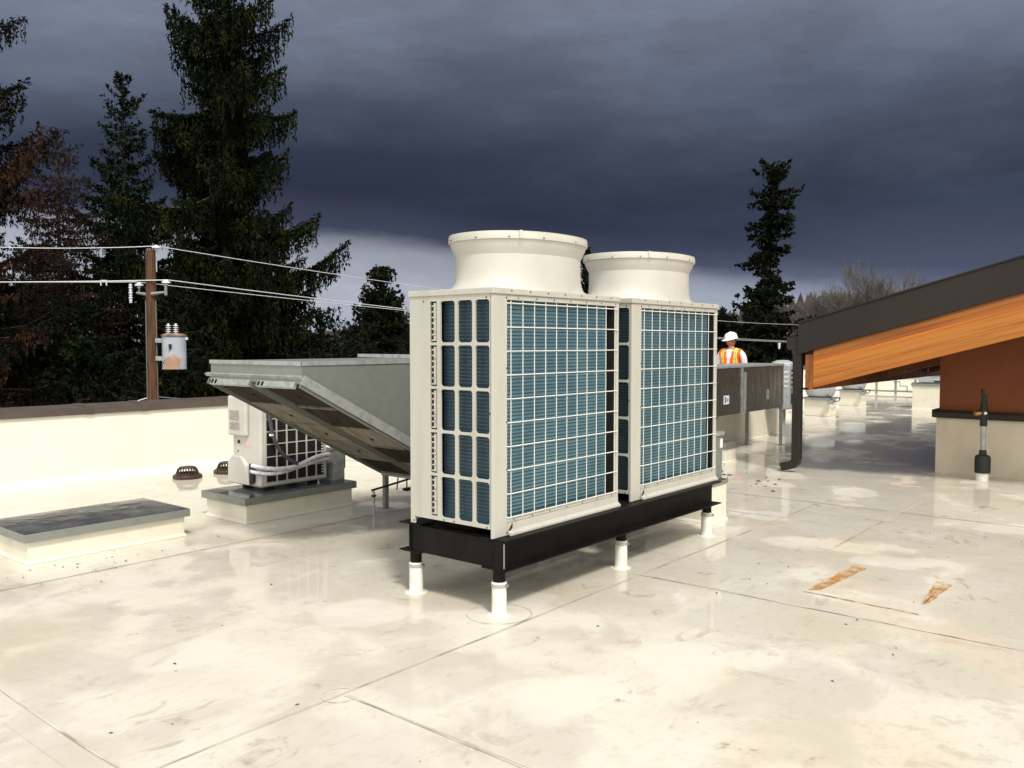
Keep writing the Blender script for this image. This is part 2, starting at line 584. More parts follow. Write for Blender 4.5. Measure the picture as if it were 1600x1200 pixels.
def copy_tree(o, parent=None):
    c = o.copy()
    COL.objects.link(c)
    if parent is not None:
        c.parent = parent
    for ch in list(o.children):
        copy_tree(ch, c)
    return c


def bez(p0, p1, p2, p3, n=14):
    out = []
    p0, p1, p2, p3 = (Vector(p) for p in (p0, p1, p2, p3))
    for i in range(n + 1):
        t = i / n
        out.append(p0 * (1 - t) ** 3 + p1 * 3 * t * (1 - t) ** 2 + p2 * 3 * t * t * (1 - t) + p3 * t ** 3)
    return out


def at(image_px, dist):
    """ground position on the camera ray of an image column (read on the 1600 px image) at a distance along the view axis"""
    k = (image_px - 800) / 1336.0
    return (fwd[0] * dist + rgt[0] * k * dist, fwd[1] * dist + rgt[1] * k * dist)


def zat(py, dist):
    """height seen at image row py at that distance"""
    a = math.atan((600 - py) / 1336.0) + PITCH
    return 1.7 + math.tan(a) * dist


# ------------------------------------------------------------------ setting: terrain, roof deck
g = MB()
g.add([(-1500, -1500, -5), (1500, -1500, -5), (1500, 1500, -5), (-1500, 1500, -5)], [(0, 1, 2, 3)])
tag(g.build('ground', earth), kind='structure')

deck = MB().box(-14, 34, -14, 10.72, -0.35, 0).build('roof_deck', memb)
tag(deck, kind='structure')

# membrane laps: a thin proud strip with a dirt line at its edge
lapz = 0.0012


def seam(p, q, w=0.007):
    p = Vector((p[0], p[1], 0))
    q = Vector((q[0], q[1], 0))
    d = (q - p).normalized()
    n = Vector((-d.y, d.x, 0))
    L_ = (q - p).length
    k = max(2, int(L_ / 0.25))
    V, F = [], []
    for i in range(k + 1):
        a = p + d * L_ * i / k
        ww = w * random.uniform(0.35, 1.25)
        off = n * random.uniform(-0.004, 0.004)
        V += [a + off - n * ww, a + off + n * ww]
    V = [(v.x, v.y, 0.004) for v in V]
    F = [(2 * i, 2 * i + 2, 2 * i + 3, 2 * i + 1) for i in range(k)]
    global lapz
    lapz += 0.0003
    b = [p + n * 0.012, p + n * 0.13, q + n * 0.13, q + n * 0.012]
    MB().add([(v.x, v.y, lapz) for v in b], [(0, 1, 2, 3)]).build('lap', memb, deck)
    m = MB().add(V, F)
    return m.build('seam', seamm, deck)


seam((1.2, 3.22), (9.0, 3.22), 0.004)
seam((1.58, -3), (1.58, 6.4), 0.005)
seam((2.62, 3.20), (2.60, -2.5), 0.005)
seam((5.40, 3.30), (5.38, -2.5), 0.006)
seam((7.05, 2.41), (9.9, 2.41), 0.006)
seam((9.2, -2), (9.2, 9.8), 0.004)
seam((-3, 6.4), (12, 6.4), 0.004)
seam((8.2, 3.2), (8.2, 9.9), 0.004)


def ring(c, r, w, name='pencil_ring'):
    V, F = [], []
    n = 40
    for k in range(n):
        a = 2 * math.pi * k / n
        ww = w * random.uniform(0.3, 1.3)
        for rr in (r - ww, r + ww):
            V.append((c[0] + rr * math.cos(a), c[1] + rr * math.sin(a), 0.0055))
    F = [(2 * k, 2 * ((k + 1) % n), 2 * ((k + 1) % n) + 1, 2 * k + 1) for k in range(n)]
    return MB().add(V, F).build(name, seamm, deck)


ring((2.60, 3.22), 0.085, 0.0025)

# rust left by steel that lay on the membrane
rust = mat('rust_stain', (0.50, 0.245, 0.055), 0.45, col2=(0.68, 0.58, 0.42), scale=7, lo=0.40, hi=0.66, detail=12)
rust_line = mat('rust_line', (0.42, 0.20, 0.05), 0.5, col2=(0.55, 0.42, 0.27), scale=5, lo=0.45, hi=0.75)


for _m in (rust, rust_line):
    _t = _m.node_tree
    _b = _t.nodes['Principled BSDF']
    _c = N(_t, 'ShaderNodeTexCoord').outputs['Object']
    _n = N(_t, 'ShaderNodeTexNoise')
    _n.inputs['Scale'].default_value = 11
    _n.inputs['Detail'].default_value = 10
    _n.inputs['Roughness'].default_value = 0.7
    L(_t, _c, _n.inputs['Vector'])
    L(_t, maprange(_t, _n.outputs[0], 0.36, 0.58, 0.25, 1.0), _b.inputs['Alpha'])


def decal(pts, m, name):
    # ragged outline
    V = []
    n = len(pts)
    for i in range(n):
        a = Vector(pts[i])
        b = Vector(pts[(i + 1) % n])
        k = 12
        for j in range(k):
            p = a.lerp(b, j / k)
            if j:
                p += Vector((random.uniform(-1, 1), random.uniform(-1, 1))) * 0.006
            V.append((p.x, p.y, 0.0045))
    return MB().add(V, [tuple(range(len(V)))]).build(name, m, deck)


decal([(5.80, 2.13), (6.66, 2.10), (6.64, 1.99), (5.85, 2.06)], rust, 'rust_stain')
decal([(5.96, 1.44), (6.60, 1.50), (6.56, 1.385), (5.97, 1.405)], rust, 'rust_stain')
decal([(5.735, 2.135), (5.755, 2.135), (5.715, 1.395), (5.70, 1.395)], rust_line, 'rust_line')

# leaf litter and specks
m = MB()
for i in range(150):
    if i < 70:
        x, y = random.uniform(1.6, 9), random.uniform(0.2, 6.5)
    elif i < 110:
        x, y = random.gauss(3.2, 0.5), random.gauss(6.65, 0.12)
    else:
        x, y = random.gauss(9.7, 0.7), random.gauss(4.6, 0.35)
    s = random.uniform(0.004, 0.016) if i < 110 else random.uniform(0.01, 0.05)
    a = random.uniform(0, 6.28)
    c, sn = math.cos(a) * s, math.sin(a) * s
    h = s * 0.35
    m.add([(x - c, y - sn, 0.004), (x + sn * .4, y - c * .4, 0.004), (x + c, y + sn, 0.004), (x - sn * .4, y + c * .4, 0.005), (x, y, 0.004 + h)],
          [(0, 1, 4), (1, 2, 4), (2, 3, 4), (3, 0, 4)])
tag(m.build('leaf_litter', debrism), 'small dark specks of leaf litter scattered on the wet pale roof', 'debris', kind='stuff')

# ------------------------------------------------------------------ parapet
par = thing('parapet', 'long low cream parapet wall with a bronze metal cap along the roof edge', 'parapet', (0, 10.7, 0))
MB().prism([(-0.0, -0.3), (0.3, -0.3), (0.3, 0.86), (0.0, 0.86), (-0.0, 0.10), (-0.05, 0.0)], -14, 34, 'x').build('wall', parap, par)
cuts = [-14, -10, -7.4, -4.35, -1.3, 1.75, 4.80, 5.50, 8.55, 11.6, 14.65, 17.7, 20.75, 23.8, 26.85, 29.9, 34]
for a, b in zip(cuts[:-1], cuts[1:]):
    MB().prism([(-0.03, 0.835), (-0.022, 0.835), (-0.022, 0.905), (0.32, 0.935), (0.32, 0.85), (0.33, 0.85), (0.33, 0.945), (-0.03, 0.915)], a + 0.004, b - 0.004, 'x').build('cap_section', capm, par)
for b in (1.75, 4.80, 5.50, 8.55, 11.6, 14.65):
    MB().prism([(-0.036, 0.83), (-0.0315, 0.83), (-0.0315, 0.917), (0.33, 0.948), (0.33, 0.953), (-0.036, 0.922)], b - 0.05, b + 0.05, 'x').build('cap_joint', capm, par)

# far end parapet closing the roof
pf = thing('end_parapet', 'distant cream parapet with a pale metal cap seen under the timber overhang', 'parapet', (33.7, 0, 0))
MB().box(0, 0.3, -14, 10.4, -0.3, 0.42).build('wall', parap, pf)
MB().box(-0.03, 0.33, -14, 10.37, 0.421, 0.50).build('cap', galv_l, pf)

# ------------------------------------------------------------------ condenser units
UW, UD = 1.435, 0.73
Z0 = 0.487


def plate_x(ycells, zcells, x0, x1):
    """panel in the YZ plane made of cells, some with rounded holes"""
    m = MB()

    def cell(ya, yb, za, zb, hole):
        if hole is None:
            m.box(x0, x1, ya, yb, za, zb)
            return
        hy0, hy1, hz0, hz1, r = hole
        k = 5
        inner = []
        for (cy, cz, a0) in ((hy1 - r, hz1 - r, 0), (hy0 + r, hz1 - r, 90), (hy0 + r, hz0 + r, 180), (hy1 - r, hz0 + r, 270)):
            for i in range(k + 1):
                a = R(a0 + 90 * i / k)
                inner.append((cy + r * math.cos(a), cz + r * math.sin(a)))
        outer = [(yb, zb), (ya, zb), (ya, za), (yb, za)]
        n = len(inner)
        vs = [(x0, y, z) for y, z in inner] + [(x0, y, z) for y, z in outer] + [(x1, y, z) for y, z in inner] + [(x1, y, z) for y, z in outer]
        fs = []
        for s, base in ((0, 0), (1, n + 4)):
            for c in range(4):
                for i in range(k):
                    a, b = c * (k + 1) + i, c * (k + 1) + i + 1
                    fs.append((base + n + c, base + a, base + b))
                last = c * (k + 1) + k
                nxt = ((c + 1) % 4) * (k + 1)
                fs.append((base + n + c, base + last, base + nxt, base + n + (c + 1) % 4))
        for i in range(n):
            j = (i + 1) % n
            fs.append((i, j, n + 4 + j, n + 4 + i))
        m.add(vs, fs)
    for ya, yb, hy in ycells:
        for za, zb, hz in zcells:
            cell(ya, yb, za, zb, None if (hy is None or hz is None) else (hy[0], hy[1], hz[0], hz[1], hy[2]))
    return m


def make_unit(label):
    t = thing('heat_pump_unit', label, 'air conditioner', (3.98, 3.43, Z0), 0, 'tall heat pump units on the black steel frame')
    # left side panel with fifteen rounded openings and a slotted strip
    rows = [(0.083 + 0.2845 * i, 0.083 + 0.2845 * i + 0.266) for i in range(5)]
    zc = [(0.058, 0.083, None)]
    zb = 0.058
    zc = []
    for i, (a, b) in enumerate(rows):
        top = (b + rows[i + 1][0]) / 2 if i < 4 else 1.52
        zc.append((zb, top, (a, b)))
        zb = top
    yc = [(0.0205, 0.157, (0.027, 0.145, 0.020)), (0.157, 0.307, (0.170, 0.294, 0.020)), (0.307, 0.462, (0.320, 0.446, 0.020)),
          (0.462, 0.556, (0.480, 0.540, 0.0015)), (0.556, UD, None)]
    sp = plate_x(yc, zc, 0.0, 0.012)
    sp.box(0.0, 0.012, UD - 0.04, UD, 0.012, 0.0578)
    sp.build('side_panel', ivory, t)
    for (a, b) in rows:
        m = MB().box(0.0125, 0.02, 0.4805, 0.5395, a, b)
        m.build('slot_back', darkslot, t)
        m = MB().box(0.002, 0.012, 0.4905, 0.5085, a + 0.010, b - 0.010)
        for k in range(7):
            zz0 = a + 0.010 + k * 0.037
            m.box(0.003, 0.0122, 0.5086, 0.528, zz0, zz0 + 0.009)
        m.build('slot_strip', ivory, t)
        m = MB()
        for k in range(random.choice((3, 4))):
            zc_ = a + 0.03 + random.random() * 0.18
            m.box(0.0, 0.0018, 0.495, 0.500, zc_, zc_ + 0.006)
        m.build('slot_marks', darkslot, t)['kind'] = 'stuff'
    # corner post, right post, rails
    MB().box(0, 0.140, 0, 0.0200, 0.0, 1.52).build('corner_post', ivory, t, 0.004)
    MB().box(UW - 0.036, UW, 0, 0.0200, 0.03, 1.52).build('corner_post', ivory, t, 0.003)
    MB().box(0.1402, UW - 0.0362, 0.001, 0.018, 1.487, 1.5195).build('top_rail', ivory, t, 0.003)
    MB().box(0.1402, UW - 0.0362, -0.004, 0.018, 0.082, 0.110).build('bottom_rail', ivory, t, 0.003)
    MB().prism([(0.0, 0.0805), (0.012, 0.0805), (0.012, 0.008), (-0.028, 0.0), (-0.028, 0.012), (-0.004, 0.030)], 0.1402, UW - 0.004, 'x').build('base_pan', ivory, t)
    MB().prism([(0.142, 0.010), (0.185, 0.045), (0.185, 0.075), (0.142, 0.030)], -0.006, -0.0045, 'y').build('drain_notch', darkslot, t)
    # other sides
    MB().box(UW - 0.012, UW - 0.001, 0.0205, UD - 0.013, 0.03, 1.52).build('end_panel', ivory, t)
    MB().box(0.0125, UW, UD - 0.012, UD, 0.03, 1.52).build('rear_panel', ivory, t)
    MB().box(0.11, UW - 0.013, 0.115, UD - 0.02, 0.05, 1.51).build('shade_backing', dark, t)  # black backing box, the cabinet's inner shade put into its colour
    MB().box(UW - 0.034, UW - 0.0125, 0.0205, 0.1148, 0.05, 1.51).build('gap_shade_liner', dark, t)  # black sheet over the end panel's inner face paints the gap's shade
    # coil, front and side
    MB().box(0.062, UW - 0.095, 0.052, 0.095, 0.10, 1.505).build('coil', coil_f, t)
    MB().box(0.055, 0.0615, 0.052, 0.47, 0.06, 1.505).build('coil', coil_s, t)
    MB().box(UW - 0.080, UW - 0.076, 0.075, 0.11, 0.06, 1.50).build('coil_end_plate', rod_l, t)
    m = MB()
    n = 60
    for k in range(n):
        z = 0.115 + k * (1.385 / (n - 1))
        m.box(0.066, UW - 0.098, 0.0465, 0.0515, z, z + 0.0042)
    o = m.build('coil_tubes', rod_d, t)
    o['kind'] = 'stuff'
    m = MB()
    for k in range(n):
        z = 0.115 + k * (1.385 / (n - 1))
        m.box(0.050, 0.0545, 0.055, 0.465, z, z + 0.0030)
        m.box(0.0515, 0.0548, 0.055, 0.465, z + 0.0033, z + 0.0100, 1)
    o = m.build('side_coil_tubes', [rod_l, rod_d], t)
    o['kind'] = 'stuff'
    m = MB()
    for k in range(26):
        z = 0.12 + k * 0.0535
        m.tube([(UW - 0.094, 0.074, z), (UW - 0.082, 0.062, z + 0.012), (UW - 0.094, 0.074, z + 0.024)], 0.005, 6)
    o = m.build('coil_bends', brass, t)
    o['kind'] = 'stuff'
    # wire grille
    x0, x1 = 0.150, UW - 0.030
    zt, zbm = 1.482, 0.098
    vx = [0.168 + i * (UW - 0.036 - 0.195) / 10 for i in range(11)]
    vme = None
    for i, x in enumerate(vx):
        if vme is None:
            o = MB().tube([(0, 0, zbm), (0, 0, zt)], 0.0030, 6).build('wire', wirew, t)
            vme = o.data
        else:
            o = bpy.data.objects.new('wire', vme)
            COL.objects.link(o)
            o.parent = t
        o.location = (x, -0.006, 0)
    hme = None
    for i in range(10):
        z = 0.115 + i * 0.1502
        if hme is None:
            o = MB().tube([(x0 - 0.012, 0.004, 0), (x0 - 0.002, -0.013, 0), (x1 - 0.002, -0.013, 0), (x1 + 0.010, 0.004, 0)], 0.0035, 6).build('wire', wirew, t)
            hme = o.data
        else:
            o = bpy.data.objects.new('wire', hme)
            COL.objects.link(o)
            o.parent = t
        o.location = (0, 0, z)
    # screws
    m = MB()
    for z in (1.500, 1.06, 0.72, 0.42, 0.02):
        m.tube([(0.133, 0.0, z), (0.133, -0.003, z)], 0.0055, 8)
    for k in range(7):
        x = 0.2 + k * 0.19
        m.tube([(x, -0.004, 0.092), (x, -0.0075, 0.092)], 0.0042, 8)
        m.tube([(x + 0.05, 0.001, 1.503), (x + 0.05, -0.0025, 1.503)], 0.0045, 8)
        m.tube([(x - 0.03, -0.0105, 1.545), (x - 0.03, -0.014, 1.545)], 0.0050, 8)
    for y, z in ((0.05, 1.50), (0.60, 1.49), (0.05, 0.066), (0.33, 0.068), (0.42, 0.066), (0.70, 0.03), (0.022, 0.78)):
        m.tube([(0.0, y, z), (-0.003, y, z)], 0.0055, 8)
    m.build('screws', screwm, t)['kind'] = 'stuff'
    # lid and fan outlet
    MB().box(-0.009, UW + 0.006, -0.0105, UD + 0.008, 1.5205, 1.560).build('lid', ivory, t, 0.006, 3)
    c = (UW / 2 - 0.004, 0.368, 0)
    prof = [(0.655, 0.3745, 1.5605), (0.605, 0.3735, 1.567), (0.555, 0.372, 1.582), (0.524, 0.371, 1.606), (0.507, 0.370, 1.645), (0.500, 0.3695, 1.70),
            (0.500, 0.369, 1.800)]
    prof2 = [(0.500, 0.369, 1.8), (0.513, 0.384, 1.828), (0.526, 0.401, 1.860), (0.533, 0.409, 1.8885),
             (0.525, 0.40, 1.8885), (0.50, 0.38, 1.85), (0.485, 0.355, 1.79), (0.485, 0.35, 1.70), (0.50, 0.355, 1.5605)]

    def oval(pr, close=False):
        vs, fs = [], []
        n_ = 84
        for (a_, b_, z_) in pr:
            for k in range(n_):
                an = 2 * math.pi * k / n_
                ca, sa = math.cos(an), math.sin(an)
                e = 0.92
                vs.append((c[0] + a_ * math.copysign(abs(ca) ** e, ca), c[1] + b_ * math.copysign(abs(sa) ** e, sa), z_))
        m_ = len(pr)
        for i_ in range(m_ - 1 + (1 if close else 0)):
            j_ = (i_ + 1) % m_
            for k in range(n_):
                k2 = (k + 1) % n_
                fs.append((i_ * n_ + k, i_ * n_ + k2, j_ * n_ + k2, j_ * n_ + k))
        return MB().add(vs, fs, 0, True)
    sh = oval(prof)
    sh2 = oval(prof2)
    sh.add(sh2.v, sh2.f, 0, True)
    sh = sh.build('fan_shroud', cream, t)
    oval([(0.532, 0.408, 1.889), (0.541, 0.417, 1.889), (0.544, 0.420, 1.892), (0.544, 0.420, 1.927), (0.541, 0.417, 1.936), (0.540, 0.419, 1.941), (0.525, 0.405, 1.937), (0.52, 0.40, 1.889)], True).build('rim', cream, sh)
    m = MB()
    for a in range(0, 360, 30):
        ca, sa = math.cos(R(a + 8)), math.sin(R(a + 8))
        ea, eb = math.copysign(abs(ca) ** .88, ca), math.copysign(abs(sa) ** .88, sa)
        m.tube([(c[0] + ea * .543, c[1] + eb * .419, 1.901), (c[0] + ea * .547, c[1] + eb * .423, 1.901)], 0.005, 8)
    m.build('rim_screws', screwm, sh)['kind'] = 'stuff'
    for a in (228, 95):
        ca, sa = math.cos(R(a)), math.sin(R(a))
        ea, eb = math.copysign(abs(ca) ** .88, ca) * .544, math.copysign(abs(sa) ** .88, sa) * .42
        m = MB().obox((c[0] + ea, c[1] + eb, 0), (ca, sa, 0), (-sa, ca, 0), (0, 0, 1), -0.035, 0.0035, -0.011, 0.011, 1.8925, 1.943)
        m.build('rim_clip', cream, sh, 0.002)
    m = MB().cyl(c, 0.09, 1.66, 1.74, 24)
    for k in range(4):
        a = R(90 * k + 20)
        ca, sa = math.cos(a), math.sin(a)
        vs = []
        for rr in (0.085, 0.325):
            w = 0.07 if rr < 0.2 else 0.13
            for s in (-1, 1):
                for dz in (0.0, 0.006):
                    vs.append((c[0] + ca * rr - sa * w * s, c[1] + sa * rr + ca * w * s, 1.70 + s * 0.035 + dz))
        m.add(vs, [(0, 2, 6, 4), (1, 5, 7, 3), (0, 4, 5, 1), (2, 3, 7, 6), (4, 6, 7, 5), (0, 1, 3, 2)])
    m.build('fan', dark, t)
    return t


u1 = make_unit('nearer tall ivory heat pump unit with blue coil and slotted side panel in full view')
u2 = copy_tree(u1)
u2.location.x = 5.60
u2['label'] = 'farther tall ivory heat pump unit at the right end of the black frame'

# steel frame
fr = thing('steel_frame', 'black steel beam frame raised on short posts under the heat pump units', 'steel frame', (4.0, 3.445, 0))


def ibeam(m, x0, x1, yc, h0=0.287, h1=0.485, hw=0.10):
    m.box(x0, x1, yc - hw, yc + hw, h0, h0 + 0.009)
    m.box(x0, x1, yc - hw, yc + hw, h1 - 0.009, h1)
    m.box(x0 + 0.0, x1 - 0.0, yc - 0.005, yc + 0.005, h0 + 0.0091, h1 - 0.0091)


m = MB()
ibeam(m, 0.0, 2.985, 0.0)
# web stiffener welded flush at the near end
m.build('front_beam', black, fr)
m = MB()
ibeam(m, 0.0, 2.985, 0.75)
m.build('rear_beam', black, fr)
for x in (0.012, 1.45, 2.86):
    m = MB().box(x, x + 0.008, 0.0055, 0.7445, 0.2965, 0.4755)
    m.box(x + 0.009, x + 0.10, 0.101, 0.649, 0.2965, 0.3045)
    m.box(x + 0.009, x + 0.10, 0.101, 0.649, 0.4675, 0.4755)
    m.build('cross_beam', black, fr)
for x in (0.002,):
    MB().box(x, x + 0.008, -0.098, -0.0055, 0.2965, 0.4755).build('stiffener', black, fr)
MB().box(-0.0025, 0.0005, -0.092, -0.086, 0.31, 0.463).build('weld_glint', galv_l, fr)  # pale strip paints in the bright reflection on the weld
for x, y in ((0.045, -0.01), (1.495, 0.005), (2.90, 0.0), (0.055, 0.745), (1.495, 0.745), (2.90, 0.745)):
    MB().cyl((x, y), 0.040, 0.0, 0.2865, 20).build('post', black, fr)
# white pipe boots
bootA = thing('pipe_boot', 'white membrane boot with a clamp round the nearest post of the frame', 'pipe boot', (4.045, 3.435, 0), 0, 'white pipe boots round the frame posts')
MB().lathe([(0.080, 0.0), (0.079, 0.002), (0.057, 0.004), (0.0505, 0.012), (0.0480, 0.024), (0.0475, 0.060), (0.0465, 0.185), (0.041, 0.19)], seg=32).build('boot', bootm, bootA)
MB().lathe([(0.044, 0.176), (0.0505, 0.177), (0.0515, 0.184), (0.0505, 0.194), (0.044, 0.196)], seg=28, close=True).build('clamp', galv_l, bootA)
MB().obox((0, 0, 0.186), (0.3, -0.95, 0), (0.95, 0.3, 0), (0, 0, 1), 0.048, 0.062, -0.014, 0.010, -0.008, 0.008).build('clamp_screw', galv, bootA)
MB().lathe([(0.041, 0.19), (0.050, 0.199), (0.045, 0.208), (0.041, 0.210)], seg=20).build('sealant', curbm, bootA)
_l = {'1': 'white membrane boot round the middle front post of the black frame',
      '2': 'white membrane boot round the far front post at the right end of the frame',
      '3': 'white membrane boot round the rear post at the left end of the frame'}
for key, (x, y) in zip(('1', '2', '3', '4', '5'), ((5.495, 3.45), (6.90, 3.445), (4.055, 4.19), (5.495, 4.19), (6.90, 4.19))):
    b = copy_tree(bootA)
    b.location = (x, y, 0)
    b['label'] = _l.get(key, 'white boot round the %s rear post, hidden behind the black beams' % ('middle' if key == '4' else 'right'))
ring((4.045, 3.435), 0.205, 0.0028)
ring((4.055, 4.19), 0.200, 0.0022)

# ------------------------------------------------------------------ curbs


def curb(name, label, x0, x1, y0, y1, zc0, zc1, inset=0.035, group='cream roof curbs with metal caps'):
    t = thing(name, label, 'roof curb', ((x0 + x1) / 2, (y0 + y1) / 2, 0), 0, group)
    hx, hy = (x1 - x0) / 2, (y1 - y0) / 2
    m = MB()
    i = inset
    # body with a small cant at the deck
    a = [(-hx + i - .02, -hy + i - .02, 0), (hx - i + .02, -hy + i - .02, 0), (hx - i + .02, hy - i + .02, 0), (-hx + i - .02, hy - i + .02, 0)]
    b = [(-hx + i, -hy + i, 0.03), (hx - i, -hy + i, 0.03), (hx - i, hy - i, 0.03), (-hx + i, hy - i, 0.03)]
    c = [(p[0], p[1], zc1 - 0.006) for p in b]
    m.add(a + b + c, [(0, 1, 5, 4), (1, 2, 6, 5), (2, 3, 7, 6), (3, 0, 4, 7), (4, 5, 9, 8), (5, 6, 10, 9), (6, 7, 11, 10), (7, 4, 8, 11), (8, 9, 10, 11), (3, 2, 1, 0)])
    m.build('curb_body', curbm, t, 0.008)
    cap = MB().box(-hx, hx, -hy, hy, zc0, zc1 - 0.0015).build('cap', galv, t, 0.003)
    n = 12
    V = []
    for iy in range(n + 1):
        for ix in range(n + 1):
            V.append((-hx + 0.004 + (2 * hx - 0.008) * ix / n, -hy + 0.004 + (2 * hy - 0.008) * iy / n, zc1 + random.uniform(0, 0.0022) * (0 < ix < n and 0 < iy < n)))
    F = [(iy * (n + 1) + ix, iy * (n + 1) + ix + 1, (iy + 1) * (n + 1) + ix + 1, (iy + 1) * (n + 1) + ix) for iy in range(n) for ix in range(n)]
    MB().add(V, F, 0, True).build('cap_top', galv_wet, cap, loc=(0, 0, 0))
    return t


curb('roof_curb', 'empty cream roof curb with a flat wet metal cap at the left edge', 2.62, 3.985, 6.97, 7.80, 0.176, 0.243)
curb('roof_curb', 'cream roof curb with metal cap carrying the small air conditioner', 4.535, 5.885, 6.97, 7.72, 0.180, 0.252)
curb('roof_curb', 'tall bright cream curb behind the right end of the steel frame', 7.33, 7.66, 3.60, 4.35, 0.36, 0.40, 0.012)
curb('roof_curb', 'small cream curb with grey cap beside the legs of the dark duct', 11.25, 11.62, 5.33, 5.75, 0.196, 0.289, 0.012)

# metal housing on the tall curb
t = thing('metal_housing', 'narrow grey metal housing with a white label behind the right heat pump unit', 'housing', (7.495, 3.95, 0.402))
MB().box(-0.15, 0.13, -0.30, 0.30, 0, 0.42).build('case', galv, t, 0.004)
MB().box(-0.165, 0.145, -0.315, 0.315, 0.4205, 0.455).build('cap', galv_l, t, 0.004)
MB().box(0.075, 0.128, -0.304, -0.3005, 0.30, 0.385).build('label_plate', wirew, t)

# ------------------------------------------------------------------ small air conditioner
ac = thing('outdoor_ac_unit', 'small beige outdoor air conditioner with black coil grille on the roof curb', 'air conditioner', (4.87, 7.19, 0.278))
AW, AD, AH = 0.80, 0.50, 0.88
MB().box(0, AW, 0.012, AD, 0, AH).build('casing', acm, ac, 0.03, 4)
MB().box(0.055, AW - 0.045, 0.0, 0.0115, 0.055, AH - 0.05).build('coil', dark, ac)
m = MB()
for k in range(44):
    z = 0.062 + k * 0.0175
    m.box(0.058, AW - 0.05, -0.004, -0.0005, z, z + 0.004)
m.build('coil_fins', darkslot, ac)['kind'] = 'stuff'
f = MB()
f.box(0.03, AW - 0.02, -0.012, -0.0045, 0.022, 0.054)
f.box(0.03, AW - 0.02, -0.012, -0.0045, AH - 0.05, AH - 0.02)
f.box(0.03, 0.0546, -0.012, -0.0045, 0.0542, AH - 0.0502)
f.box(AW - 0.045, AW - 0.02, -0.012, -0.0045, 0.0542, AH - 0.0502)
f.build('grille_frame', acm, ac)
for k in range(5):
    x = 0.165 + k * 0.12
    MB().box(x, x + 0.014, -0.015, -0.006, 0.0545, AH - 0.0505).build('grille_bar', acm, ac)
for k in range(6):
    z = 0.175 + k * 0.125
    MB().box(0.055, AW - 0.046, -0.0125, -0.0052, z, z + 0.009).build('grille_bar', acm, ac)
m = MB()
for k in range(26):
    z = 0.08 + k * 0.03
    m.box(AW - 0.075, AW - 0.050, -0.010, -0.0045, z, z + 0.014)
m.build('louvre_row', wirew, ac)['kind'] = 'stuff'
# service side: electrical cover, valve cover
MB().box(-0.045, 0.0, 0.20, AD + 0.01, 0.50, 0.90).build('terminal_cover', acm, ac, 0.02, 3)
MB().box(-0.047, -0.0455, 0.30, 0.47, 0.655, 0.755).build('data_plate', labelm, ac)
MB().box(-0.047, -0.0455, 0.30, 0.47, 0.560, 0.640).build('data_plate', labelm, ac)
MB().prism([(0.16, 0.02), (0.52, 0.02), (0.52, 0.24), (0.44, 0.30), (0.30, 0.30), (0.20, 0.22)], -0.045, 0.0, 'x').build('valve_cover', acm, ac, 0.012, 3)
MB().prism([(0.10, 0.05), (0.165, 0.03), (0.165, 0.235), (0.10, 0.22)], -0.03, -0.001, 'x').build('pipe_opening', rubber, ac)
MB().box(-0.004, 0.0, 0.36, 0.40, 0.42, 0.455).build('knockout', rubber, ac)
MB().box(-0.003, 0.0, 0.17, 0.30, 0.395, 0.455).build('warning_label', pinkm, ac)
MB().box(-0.004, 0.0, 0.38, 0.41, 0.335, 0.355).build('knockout', galv, ac)
for y in (0.06, 0.40):
    MB().box(0.08, 0.18, y, y + 0.05, -0.026, -0.0005).build('foot', rubber, ac)
    MB().box(AW - 0.18, AW - 0.08, y, y + 0.05, -0.026, -0.0005).build('foot', rubber, ac)

# refrigerant lines and cable
o = MB()
o.tube(bez((4.84, 7.30, 0.50), (4.84, 7.06, 0.48), (5.05, 7.06, 0.455), (5.22, 7.10, 0.475)) + bez((5.24, 7.10, 0.48), (5.36, 7.10, 0.51), (5.48, 7.10, 0.56), (5.66, 7.14, 0.545))[1:], 0.021, 10)
o.tube(bez((4.84, 7.32, 0.44), (4.84, 7.08, 0.42), (5.02, 7.07, 0.42), (5.20, 7.12, 0.45)) + bez((5.24, 7.12, 0.455), (5.36, 7.12, 0.475), (5.48, 7.12, 0.50), (5.66, 7.15, 0.50))[1:], 0.020, 10)
ro = o.build('refrigerant_lines', foamw)
tag(ro, 'pair of white taped refrigerant lines running from the small air conditioner to the metal hood', 'pipes')
o = MB().tube(bez((4.93, 7.165, 1.12), (4.96, 7.14, 0.90), (4.93, 7.13, 0.62), (5.22, 7.08, 0.50)), 0.020, 8)
co = o.build('power_cable', cablem)
tag(co, 'thick grey cable drooping across the small air conditioner grille', 'cable')
MB().tube([(4.952, 7.135, 0.80), (4.950, 7.133, 0.812)], 0.024, 10).build('cable_tie', wirew, co)

# metal line hood
h = thing('line_hood', 'galvanized sheet metal hood where the white lines enter the roof curb', 'metal hood', (5.76, 7.16, 0.253))
MB().prism([(-0.03, 0.0), (0.12, 0.0), (0.12, 0.27), (0.0, 0.33), (-0.17, 0.30), (-0.13, 0.24), (-0.12, 0.20), (-0.03, 0.20)], 0.0, 0.24, 'y').build('hood', galv_l, h, 0.003)
MB().prism([(-0.16, 0.305), (0.0, 0.335), (0.125, 0.275), (0.125, 0.285), (0.0, 0.345), (-0.165, 0.315)], -0.01, 0.25, 'y').build('hood_top', galv, h)
MB().box(0.1205, 0.128, -0.005, 0.245, 0.12, 0.275).build('side_flange', galv, h)

# ------------------------------------------------------------------ big intake duct (left)
YN, YF = 5.27, 6.50
XL = 3.925
SL = Vector((0.889, 0, -0.458))
NL = Vector((-0.458, 0, -0.889))
du = thing('intake_duct', 'large galvanized duct ending in a slanted intake mouth filled with filter boards', 'air duct', (5.9, 5.9, 0))


def rel(p):
    return (p[0] - 5.9, p[1] - 5.9, p[2])


